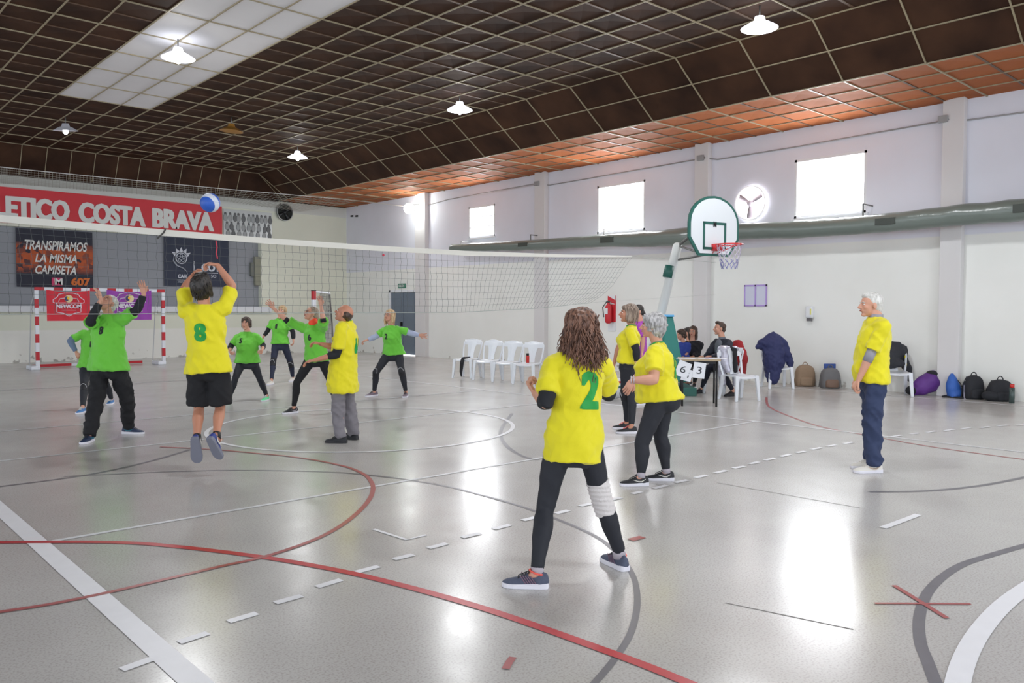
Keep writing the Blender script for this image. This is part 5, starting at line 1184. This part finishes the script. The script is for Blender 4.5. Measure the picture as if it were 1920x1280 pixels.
    if nu:
        txt, w_, h_, cx, cz, side_, nmat = nu      # size in m, centre offsets (right, up from pelvis fraction), side +1 front -1 back
        me = text_mesh(txt, w_, h_, .07 if len(nu[0]) else 0, 0, 1.0); bm = bmesh.new(); bm.from_mesh(me); bmesh.ops.triangulate(bm, faces=bm.faces)
        for _ in range(3):
            ed = [e for e in bm.edges if e.calc_length() > .012]
            if ed: bmesh.ops.subdivide_edges(bm, edges=ed, cuts=1); bmesh.ops.triangulate(bm, faces=bm.faces)
        ex_ = rt*side_*-1 if side_ > 0 else rt.copy()
        dirn = f2*side_; ex_ = -rt if side_ > 0 else rt
        if 'nrot' in st:
            Rm = Matrix.Rotation(math.radians(st['nrot']), 3, up); dirn = Rm @ dirn; ex_ = Rm @ ex_
        ori = P+up*torso*cz+ex_*(cx-w_/2)-up*h_/2+dirn*.6
        bvh = BVHTree.FromPolygons([root.matrix_world @ v.co for v in so.data.vertices] if False else [Matrix.Translation(root.location) @ v.co for v in so.data.vertices], [tuple(p.vertices) for p in so.data.polygons])
        kill = []
        for v in bm.verts:
            o_ = ori+ex_*v.co.x+up*v.co.y; hit = bvh.ray_cast(o_, -dirn, 2)
            if hit[0] is None: kill.append(v); v.co = o_
            else: v.co = hit[0]-(-dirn)*.0035
        if kill: bmesh.ops.delete(bm, geom=kill, context='VERTS')
        bm.to_mesh(me); bm.free(); build('number', me, nmat, root, smooth=False)
    return root

def hair(root, kind, hm, HP, ax, hs_, up, k):
    m = MB(); random.seed(len(kind)*13+int(abs(HP(0, 0, 0).x)*10))
    hr, hf, hu = ax
    def E(x, y, z, a, b, c): m.ell(HP(x, y, z), [v*hs_ for v in (a, b, c)], ax, 20, 14)
    vox, amp, fr = .006, .003, 60
    if kind in ('short', 'thin'):
        E(0, -.024, .040, .080, .095, .084); E(0, -.055, -.015, .070, .058, .062); E(0, -.062, -.045, .052, .040, .035)
        if kind == 'short': E(0, .03, .088, .06, .05, .030)
    elif kind == 'quiff':
        E(0, -.024, .040, .079, .094, .084); E(0, -.055, -.015, .068, .058, .060); E(0, .035, .105, .055, .045, .032)
    elif kind == 'thick':
        E(0, -.026, .042, .090, .104, .094); E(0, -.055, -.02, .084, .066, .075); E(0, -.062, -.062, .066, .046, .036); E(0, .03, .09, .07, .055, .034); amp = .006; fr = 30
    elif kind == 'balding':
        for q in (-1, 1): E(q*.050, -.045, .005, .032, .056, .050)
        E(0, -.075, .0, .062, .034, .060); E(0, -.070, -.035, .05, .032, .035)
    elif kind == 'bob':
        E(0, -.026, .042, .088, .102, .092); E(0, -.050, -.03, .085, .066, .075); E(0, -.052, -.085, .074, .050, .045); E(0, .045, .072, .070, .046, .035)
        for q in (-1, 1): E(q*.072, -.012, -.030, .020, .044, .085)
        amp = .005; fr = 28
    elif kind == 'pony':
        E(0, -.024, .040, .081, .096, .085); E(0, -.055, -.015, .072, .058, .062); m.tube([HP(0, -.11, -.0), HP(0, -.14, -.05), HP(0, -.12, -.12)], [.03, .032, .015], 10)
    elif kind == 'long':
        E(0, -.026, .042, .088, .102, .092); E(0, -.050, -.03, .085, .066, .075); E(0, -.05, -.10, .078, .045, .06)
        for q in (-1, 1): m.tube([HP(q*.066, -.0, .06), HP(q*.082, .0, -.02), HP(q*.078, .01, -.10), HP(q*.07, .02, -.16)], [.026, .028, .026, .014], 10)
        amp = .006; fr = 26
    elif kind == 'greycurls':
        E(0, -.030, .045, .100, .112, .100); E(0, -.062, -.02, .096, .078, .085); E(0, -.066, -.07, .076, .055, .045); E(0, .035, .082, .078, .056, .045); amp = .010; fr = 24
        for _ in range(150):
            a = random.uniform(0, 2*PI); b = random.uniform(-.7, 1.3); d = Vector((math.cos(a)*math.cos(b), math.sin(a)*math.cos(b), math.sin(b)))
            if d.y > .62 and d.z < .62: continue
            m.ell(HP(d.x*.096, d.y*.104-.035, d.z*.098+.03), [random.uniform(.013, .021)*hs_]*3, ax, 8, 6)
    elif kind == 'longcurls':
        E(0, -.026, .044, .100, .110, .098); E(0, -.055, -.04, .110, .080, .095); E(0, -.062, -.13, .128, .066, .075); amp = .010; fr = 22
        for q in (-1, 1): E(q*.07, -.01, -.04, .040, .050, .09)
        E(0, .03, .085, .078, .06, .042)
    me = voxel(m, vox, 2)
    l = HP(0, 0, 0)
    def hd_(co, n):
        c = co-l; st_ = Vector((c.dot(hr)*fr*1.6, c.dot(hf)*fr*1.6, c.dot(hu)*fr*.45)); return n*(amp*noise.noise(st_)+amp*.5*noise.noise(st_*2.3))
    displace(me, hd_)
    if kind == 'longcurls':
        mm = MB()
        for i in range(620):
            a = random.uniform(0, 2*PI); s0 = random.random()
            # strand starts on the crown and falls around the back of the head
            x0, y0 = math.cos(a)*.088, math.sin(a)*.095-.03
            if y0 > .045: continue
            z0 = random.uniform(.10, -.06); L_ = random.uniform(.12, .25) if y0 < 0 else random.uniform(.08, .16); R_ = random.uniform(.005, .016); tw_ = random.uniform(28, 48)*random.choice((-1, 1)); ph = random.uniform(0, 6.3); pts = []; rad = []
            fl_ = random.uniform(.0, .075); n_ = 22
            for j in range(n_):
                f = j/(n_-1); sp = 1+fl_*8*f*(.5 if f < .5 else 1)*.6; zz = z0-L_*f; wdn = 1+.28*min(1, max(0, -(zz)+.02)/.15)
                pts.append(HP(x0*wdn*sp+R_*math.cos(ph+tw_*L_*f*1.2), y0*wdn*sp+R_*math.sin(ph+tw_*L_*f*1.2)-.012*f, zz)); rad.append((.0044*(1-.55*f))*(.7+.5*s0))
            mm.tube(pts, rad, 5)
        append(me, mm)
    if kind in ('bob', 'thick', 'long', 'greycurls'):
        mm = MB()
        for i in range(90 if kind != 'greycurls' else 60):
            a = random.uniform(-PI, PI); x0, y0 = math.cos(a)*.084, math.sin(a)*.092-.03
            if y0 > .03: continue
            z0 = random.uniform(.08, -.02); L_ = {'bob': .11, 'thick': .06, 'long': .17, 'greycurls': .05}[kind]*random.uniform(.7, 1.2); pts = []
            for j in range(7):
                f = j/6; pts.append(HP(x0*(1+.06*f), y0*(1+.06*f), z0-L_*f)+Vector((.003*noise.noise(Vector((i, f*3, 0))), 0, 0)))
            mm.tube(pts, [.007, .0075, .0075, .007, .006, .004, .002], 5)
        append(me, mm)
    build('hair', me, hm, root)

def hairmat(name, c1, c2, sc=60):
    m = bpy.data.materials.new(name); m.use_nodes = True; nt = m.node_tree; b = nt.nodes['Principled BSDF']; N = nt.nodes.new
    tc = N('ShaderNodeTexCoord'); mp = N('ShaderNodeMapping'); mp.inputs['Scale'].default_value = (1, 1, .22); n = N('ShaderNodeTexNoise'); n.inputs['Scale'].default_value = sc; n.inputs['Detail'].default_value = 4
    r = N('ShaderNodeValToRGB'); r.color_ramp.elements[0].position = .35; r.color_ramp.elements[1].position = .65; r.color_ramp.elements[0].color = (*c1, 1); r.color_ramp.elements[1].color = (*c2, 1)
    nt.links.new(tc.outputs['Object'], mp.inputs['Vector']); nt.links.new(mp.outputs[0], n.inputs['Vector']); nt.links.new(n.outputs['Fac'], r.inputs[0]); nt.links.new(r.outputs[0], b.inputs['Base Color'])
    bp = N('ShaderNodeBump'); bp.inputs['Strength'].default_value = .5; bp.inputs['Distance'].default_value = .006; nt.links.new(n.outputs['Fac'], bp.inputs['Height']); nt.links.new(bp.outputs['Normal'], b.inputs['Normal'])
    b.inputs['Roughness'].default_value = .5; return m
H_brown = hairmat('hair_brown', s2l(70, 46, 38), s2l(148, 108, 88)); H_grey = hairmat('hair_grey', s2l(128, 126, 126), s2l(196, 194, 194)); H_black = hairmat('hair_black', s2l(24, 22, 22), s2l(58, 52, 48))
H_bob = hairmat('hair_streaked', s2l(96, 78, 66), s2l(166, 148, 132)); H_blond = hairmat('hair_blond', s2l(166, 132, 92), s2l(214, 186, 146)); H_white = hairmat('hair_white', s2l(180, 178, 172), s2l(226, 224, 220)); H_dkb = hairmat('hair_dark_brown', s2l(48, 36, 30), s2l(86, 66, 54))
def lookv(phi, pit=0): return (heading(phi)*math.cos(math.radians(pit))+EZ*math.sin(math.radians(pit)))
Mblks = mat('black_sleeve', s2l(26, 28, 34), .8)
Mnavs = mat('shoe_grey_blue', s2l(78, 84, 104), .7, var=.25, vscale=60); Mcoral = mat('coral', s2l(236, 96, 84), .6)
Mbks = mat('shoe_black', s2l(34, 35, 40), .6); Mwhs = mat('shoe_white', s2l(220, 216, 208), .6); Mgk = mat('sock_grey', s2l(178, 170, 178), .85)
Mbls = mat('shoe_blue', s2l(52, 66, 136), .6)

# A  nearest woman, number 2
person('person', 'person with long curly brown hair, yellow jersey number 2, back to the camera', 1.62, (1076, 826), (1084, 664, 0), (1086, 618, 1), 8,
    [dict(a=(1006, 1074), k=(1022, 955), t=82), dict(a=(1163, 1040), k=(1129, 938), t=25, pad='white')],
    [dict(e=(1024, 756, -.5), w=(1004, 738, 1), h=(989, 716, 0), n=lookv(-90), c=.95, ts=1, slv=(.5, .35, Mblks)), dict(e=(1141, 738, 1), w=(1130, 718, 1), h=(1122, 690, 1), n=lookv(90), c=.6, slv=(.5, .7, Mblks))],
    lookv(22, 6), dict(shirt=M_yel, pants=M_leg, hair='longcurls', hairm=H_brown, num=('2', .118, .215, .056, .60, -1, M_num), shoe=(Mnavs, M_sole, Mbks, mat('shoe_mauve_stripe', s2l(128, 96, 116), .6), 'stripes'), shoecol=Mcoral, sock=Mgk, vox=.008, svox=.008, hem=-.22, hemw=.185, sleeve=.74, skin=SKIN, gd=1.0, gw=.97, slr=.98, shw=.93, legr=1.0))
# B  jumping man, number 8
person('person', 'jumping person in yellow jersey number 8 and black shorts, arms raised', 1.70, (390, 680), (383, 574, 0), (379, 537, -1), 5,
    [dict(a=(369, 824), d=7.85-.42, k=(373, 768), t=10, pitch=-1.15), dict(a=(405, 820), d=7.85-.45, k=(413, 766), t=-15, pitch=-.95)],
    [dict(e=(345, 541, 1), w=(368, 510, 1), h=(386, 513, -1), n=lookv(180), c=.8, sp=.1), dict(e=(436, 536, 1), w=(408, 497, 1), h=(392, 494, 0), n=-EZ, c=.6)],
    lookv(5, 35), dict(depth=7.55, shirt=M_yel, pants=M_blk, fit='shorts', hair='thick', hairm=H_black, num=('8', .115, .17, -.02, .55, -1, M_num), shoe=(Mbls, mat('sole_grey', s2l(120, 122, 136), .6), Mwhs, Mwhs), sock=Mbks, hem=-.16, hemw=.205, sleeve=.85, slr=.98, gw=1.08, skin=SKIN2, legr=1.0, head=1.04))
# C  bald man number 11
person('person', 'person with bald crown in long yellow jersey and grey trousers by the net', 1.62, (645, 706), (650, 604, 0), (645, 588, -.3), 82,
    [dict(a=(640, 817), k=(634, 765), t=82), dict(a=(662, 811), k=(655, 762), t=70)],
    [dict(e=(632, 664, -1), w=(590, 675, 0), h=(572, 678, 0), n=-EZ, c=.35, slv=(.45, .42, Mblks)), dict(e=(622, 650, 1), w=(602, 645, 0), h=(586, 641, 0), n=-EZ, c=.5)],
    lookv(82, 24), dict(dpel=-.05, shirt=M_yel, pants=mat('grey_trousers', s2l(124, 120, 126), .85), fit='loose', hair='balding', hairm=H_dkb, num=('11', .13, .18, .02, .58, -1, M_num), collar=M_num, shoe=(Mbks, mat('sole_black', s2l(36, 36, 40), .6)), hem=-.27, belly=.045, gd=1.12, gw=1.1, hemw=.215, hemd=.155, sleeve=.78, skin=SKIN2, legr=.90, slr=1.1))
# D  grey curly haired woman number 12
person('person', 'person with curly grey hair in yellow jersey number 12, in profile', 1.60, (1240, 741), (1232, 646, 0), (1222, 612, 0), 72,
    [dict(a=(1202, 893), k=(1203, 832), t=92), dict(a=(1250, 884), k=(1238, 818), t=84)],
    [dict(e=(1226, 712, -1), w=(1186, 712, 0), h=(1172, 738, 0), n=lookv(0), c=.3, brace=mat('bracelet_silver', s2l(200, 190, 200), .3, .6)), dict(e=(1205, 700, 1), w=(1184, 716, 1), h=(1175, 732, 0), n=lookv(0), c=.4)],
    lookv(78, 3), dict(shirt=M_yel, pants=M_leg, hair='greycurls', hairm=H_grey, num=('12', .15, .19, .02, .52, -1, M_num), collar=M_num, shoe=(Mbks, M_sole, Mbks, Mwhs), sock=Mgk, hem=-.08, gw=1.24, gd=1.32, belly=.07, bust=.05, sleeve=.72, slr=1.25, armr=1.25, legr=1.18, hemw=.19, hemd=.155, seat=1, svox=.009, head=.98))
# E  bobbed hair woman
person('person', 'person with a brown bob in yellow jersey, half hidden behind the grey-haired player', 1.64, (1177, 678), (1184, 612, 0), (1178, 588, 0), 76,
    [dict(a=(1176, 792), k=(1172, 738), t=92, pad='black'), dict(a=(1184, 800), k=(1184, 742), t=88)],
    [dict(e=(1193, 655, -.6), w=(1194, 684, 0), h=(1191, 700, 0), n=lookv(-90), c=.3, slv=(.45, .8, Mblks)), dict(e=(1160, 650, 1), w=(1152, 680, 0), h=(1149, 696, 0), n=lookv(-90), c=.3)],
    lookv(86, 6), dict(shirt=M_yel, pants=M_leg, hair='bob', hairm=H_bob, collar=M_num, shoe=(Mbks, M_sole, Mcoral), hem=-.02, bust=.05, gd=1.05, gw=1.0, sleeve=.78, skin=SKIN2, head=1.05))
# F  white haired man on the right
person('person', 'white-haired person in yellow jersey and navy trousers standing alone on the right', 1.73, (1637, 700), (1643, 598, 0), (1632, 572, 0), 86,
    [dict(a=(1640, 869), k=(1634, 785), t=92), dict(a=(1634, 861), k=(1636, 782), t=92)],
    [dict(e=(1630, 668, -.5), w=(1610, 712, 0), h=(1600, 727, 0), n=lookv(-90), c=.7, cuff=(-.32, .22, mat('grey_sleeve', s2l(148, 146, 156), .85))), dict(e=(1622, 664, 1), w=(1608, 706, 0), h=(1600, 722, 0), n=lookv(-90), c=.7)],
    lookv(92, 0), dict(shirt=M_yel, pants=mat('navy_trousers', s2l(44, 56, 88), .8), fit='loose', hair='short', hairm=H_white, inner=mat('grey_sleeve', (0, 0, 0)), num=('1', .05, .2, .0, .60, -1, M_num), shoe=(Mwhs, M_sole, Mwhs, mat('shoe_beige', s2l(196, 172, 150), .6)), hem=-.14, belly=.05, gd=1.08, gw=1.05, hemd=.125, sleeve=.78, browm=H_white, head=1.02))
# G  green 8, arms up
person('person', 'person in green jersey number 8 with black sleeves, both hands raised', 1.72, (203, 682), (203, 592, 0), (202, 569, -.2), 172,
    [dict(a=(240, 800), k=(238, 745), t=-92), dict(a=(168, 814), k=(182, 748), t=185)],
    [dict(e=(257, 580, -.5), w=(270, 551, 0), h=(266, 533, 0), n=lookv(180), c=.12, sp=.2, slv=(.5, .88, Mblks)), dict(e=(168, 604, -1), w=(189, 563, -1), h=(185, 545, 0), n=lookv(90), c=.25, sp=.2, slv=(.4, .85, Mblks))],
    lookv(160, 38), dict(shirt=M_grn, pants=M_blk, fit='loose', hair='thin', hairm=H_white, num=('8', .055, .095, .012, .70, 1, M_numk), shoe=(mat('shoe_navy', s2l(40, 54, 84), .6), M_sole, Mbks, mat('teal_mark', s2l(60, 130, 150), .6)), hem=-.12, gw=1.2, gd=1.15, belly=.04, sleeve=.7, slr=1.12, shw=1.08, mouth=.008))
# H  green player hidden behind G
person('person', 'person in green jersey with grey-blue sleeve, mostly hidden behind green number 8', 1.55, (170, 686), (175, 620, 0), (183, 602, 0), -160,
    [dict(a=(209, 748), k=(200, 722), t=-170), dict(a=(155, 764), k=(158, 728), t=185, pad='black')],
    [dict(e=(195, 655, 0), w=(190, 670, 0), h=(188, 680, 0), n=-EZ, c=.4), dict(e=(131, 638, 0), w=(143, 660, 0), h=(149, 673, 0), n=lookv(0), c=.4, sp=.3, slv=(.35, .92, mat('sleeve_greyblue', s2l(104, 122, 148), .8)))],
    lookv(-160, 10), dict(shirt=M_grn, pants=M_leg, hair='short', hairm=H_dkb, num=('1', .04, .09, 0, .62, 1, M_numk), shoe=(mat('shoe_sky', s2l(60, 120, 180), .6), M_sole, Mwhs), hem=-.04, gw=1.05, sleeve=.7))
# I  crouching green 5
person('person', 'crouching person with short dark hair in green jersey number 5', 1.55, (464, 676), (464, 624, -.5), (461, 607, -.6), 180,
    [dict(a=(500, 742), k=(488, 712), t=175), dict(a=(431, 743), k=(441, 710), t=185)],
    [dict(e=(494, 648, 0), w=(492, 655, -1), h=(488, 662, -1), n=lookv(90), c=.5, slv=(.55, .55, Mblks)), dict(e=(432, 650, 0), w=(431, 658, -1), h=(434, 665, -1), n=lookv(-90), c=.5, slv=(.55, .55, Mblks))],
    lookv(178, 0), dict(dpel=.12, shirt=M_grn, pants=M_leg, hair='thick', hairm=H_dkb, num=('5', .06, .09, -.065, .72, 1, M_numk), shoe=(mat('shoe_mint', s2l(96, 226, 150), .6), M_sole, M_sole), sock=M_leg, hem=-.06, gw=1.22, gd=1.15, bust=.05, belly=.03, sleeve=.75, head=1.0))
# J  green 1 behind
person('person', 'person with short blond hair in green jersey number 1, furthest back', 1.62, (525, 643), (525, 598, 0), (529, 583, 0), 176,
    [dict(a=(549, 707), k=(545, 681), t=178, pad='black'), dict(a=(509, 713), k=(512, 680), t=172, pad='black')],
    [dict(e=(549, 622, 0), w=(550, 636, 0), h=(550, 645, 0), n=lookv(90), c=.4, slv=(.5, .9, Mblks)), dict(e=(502, 620, 0), w=(494, 631, 0), h=(491, 637, 0), n=lookv(90), c=.5, slv=(.5, .85, Mblks))],
    lookv(172, 2), dict(shirt=M_grn, pants=mat('navy_leggings', s2l(34, 40, 62), .75), hair='thick', hairm=H_blond, collar=M_numk, num=('1', .045, .10, -.03, .70, 1, M_numk), shoe=(Mwhs, M_sole, Mwhs), hem=-.02, gw=1.06, gd=1.05, bust=.04, sleeve=.72))
# K  green 6 with orange gaiter
person('person', 'person in green jersey number 6 with a bright orange neck gaiter, both arms raised', 1.62, (594, 669), (588, 609, 0), (583, 588, -.3), 158,
    [dict(a=(632, 762), k=(620, 715), t=175), dict(a=(551, 764), k=(556, 718), t=140)],
    [dict(e=(606, 600, -1), w=(602, 574, 0), h=(600, 557, 0), n=lookv(160), c=.15, sp=.25, cuff=(-.15, .12, Mblks)), dict(e=(537, 600, -.4), w=(513, 578, 0), h=(502, 565, 0), n=lookv(180), c=.2, sp=.35, cuff=(-.15, .12, Mblks))],
    lookv(128, 18), dict(shirt=M_grn, pants=M_blk, hair='pony', hairm=hairmat('hair_ash', s2l(120, 104, 88), s2l(176, 160, 140)), gaiter=mat('orange_gaiter', s2l(255, 84, 52), .7), num=('6', .055, .095, -.005, .63, 1, M_numk), shoe=(Mbks, M_sole, Mbks, Mgk), hem=-.12, gw=1.08, gd=1.05, sleeve=.85, slr=1.1, mouth=.010, glasses=1))
# L  green 2, arms wide
person('person', 'person with long blond hair in green jersey number 2, arms spread wide', 1.62, (738, 661), (734, 612, -.3), (730, 592, -.2), 168,
    [dict(a=(761, 735), k=(753, 696), t=178, pad='black'), dict(a=(702, 734), k=(705, 698), t=135, pad='black')],
    [dict(e=(768, 624, 0), w=(786, 628, 0), h=(796, 629, 0), n=lookv(180), c=.15, sp=.35, slv=(.55, .95, mat('sleeve_lilac', s2l(168, 176, 202), .8))), dict(e=(706, 630, 0), w=(690, 637, 0), h=(681, 639, 0), n=-EZ, c=.5, slv=(.5, .95, mat('sleeve_lilac', (0, 0, 0))))],
    lookv(150, 10), dict(shirt=M_grn, pants=M_leg, hair='long', hairm=H_blond, num=('2', .06, .10, -.06, .66, 1, M_numk), shoe=(mat('shoe_mauve', s2l(118, 104, 116), .6), M_sole, Mbks), hem=-.05, gw=1.12, gd=1.1, bust=.05, sleeve=.72, glasses=1))
# M  purple shirt, standing behind
person('person', 'person with dark hair in a purple shirt behind two yellow players', 1.62, (1199, 668), (1200, 604, 0), (1195, 584, 0), 70,
    [dict(a=(1196, 748), k=(1196, 708), t=90), dict(a=(1202, 750), k=(1201, 709), t=90)],
    [dict(e=(1206, 634, 0), w=(1204, 660, 0), h=(1202, 670, 0), n=lookv(-90), c=.4), dict(e=(1192, 636, 1), w=(1190, 658, 0), h=(1190, 668, 0), n=lookv(-90), c=.4)],
    lookv(112, 0), dict(shirt=mat('purple_shirt', s2l(164, 66, 172), .7), pants=mat('plum_trousers', s2l(80, 44, 70), .8), fit='tight', hair='pony', hairm=H_black, shoe=(Mbks, M_sole), hem=-.05, gw=1.0, sleeve=.8))
# N  seated scorer
person('person', 'person with a dark quiff and grey and black zip top, seated at the scorer table', 1.76, (1357, 684), (1354, 636, -.2), (1349, 616, 0), 118,
    [dict(a=(1375, 733), k=(1350, 694), t=120), dict(a=(1316, 728), k=(1327, 690), t=120)],
    [dict(e=(1352, 664, -1), w=(1335, 668, 0), h=(1326, 668, 0), n=-EZ, c=.4), dict(e=(1331, 662, 0), w=(1322, 668, 0), h=(1314, 668, 0), n=-EZ, c=.4)],
    lookv(96, 2), dict(depth=depth(chN.location)-.02, shirt=mat('charcoal_top', s2l(44, 46, 58), .8), pants=mat('dark_trousers', s2l(30, 32, 46), .8), fit='tight', hair='quiff', hairm=H_dkb, panel=mat('grey_panel', s2l(108, 112, 120), .8), inner=mat('grey_panel', (0, 0, 0)), shoe=(Mbks, Mbks), hem=.05, sleeve=1.0, gw=1.0, legr=1.1))
# O, P, Q  spectators behind the padded hoop base
person('person', 'spectator with long brown hair in a black top beside the scorer table', 1.65, (1299, 676), (1299, 640, 0), (1299, 622, 0), 165,
    [dict(a=(1302, 718), k=(1306, 690), t=165), dict(a=(1290, 718), k=(1292, 690), t=165)],
    [dict(e=(1307, 660, 0), w=(1300, 668, -1), h=(1292, 670, -1), n=-EZ, c=.5), dict(e=(1290, 660, 0), w=(1288, 668, -1), h=(1284, 670, -1), n=-EZ, c=.5)],
    lookv(150, 0), dict(depth=16.5, shirt=mat('black_top', s2l(34, 34, 40), .85), pants=M_blk, hair='long', hairm=H_dkb, shoe=(Mbks, M_sole), hem=0, sleeve=1.0, browm=M_brow))
person('person', 'child with dark hair in a blue top beside the green padded hoop base', 1.35, (1282, 676), (1281, 642, 0), (1277, 628, 0), 130,
    [dict(a=(1284, 718), k=(1285, 694), t=150), dict(a=(1277, 718), k=(1276, 694), t=150)],
    [dict(e=(1288, 662, 0), w=(1282, 668, 0), h=(1277, 671, 0), n=-EZ, c=.5), dict(e=(1275, 662, 0), w=(1272, 668, 0), h=(1270, 671, 0), n=-EZ, c=.5)],
    lookv(115, -8), dict(depth=16.2, shirt=mat('royal_blue_top', s2l(44, 66, 150), .8), pants=M_blk, hair='thick', hairm=H_dkb, shoe=(Mbks, M_sole), hem=-.05, sleeve=.9, head=1.15))
person('person', 'dark-haired spectator in grey, hidden behind the child in blue', 1.6, (1291, 678), (1291, 641, 0), (1289, 624, 0), 150,
    [dict(a=(1294, 714), k=(1294, 692), t=150), dict(a=(1286, 714), k=(1286, 692), t=150)],
    [dict(e=(1296, 662, 0), w=(1292, 670, 0), h=(1290, 673, 0), n=-EZ, c=.5), dict(e=(1285, 662, 0), w=(1284, 670, 0), h=(1282, 673, 0), n=-EZ, c=.5)],
    lookv(120, -5), dict(depth=17.9, shirt=mat('grey_top', s2l(120, 120, 128), .8), pants=M_blk, hair='thick', hairm=H_black, shoe=(Mbks, M_sole), hem=-.05, sleeve=.9))
bpy.data.scenes.remove(TMPS)
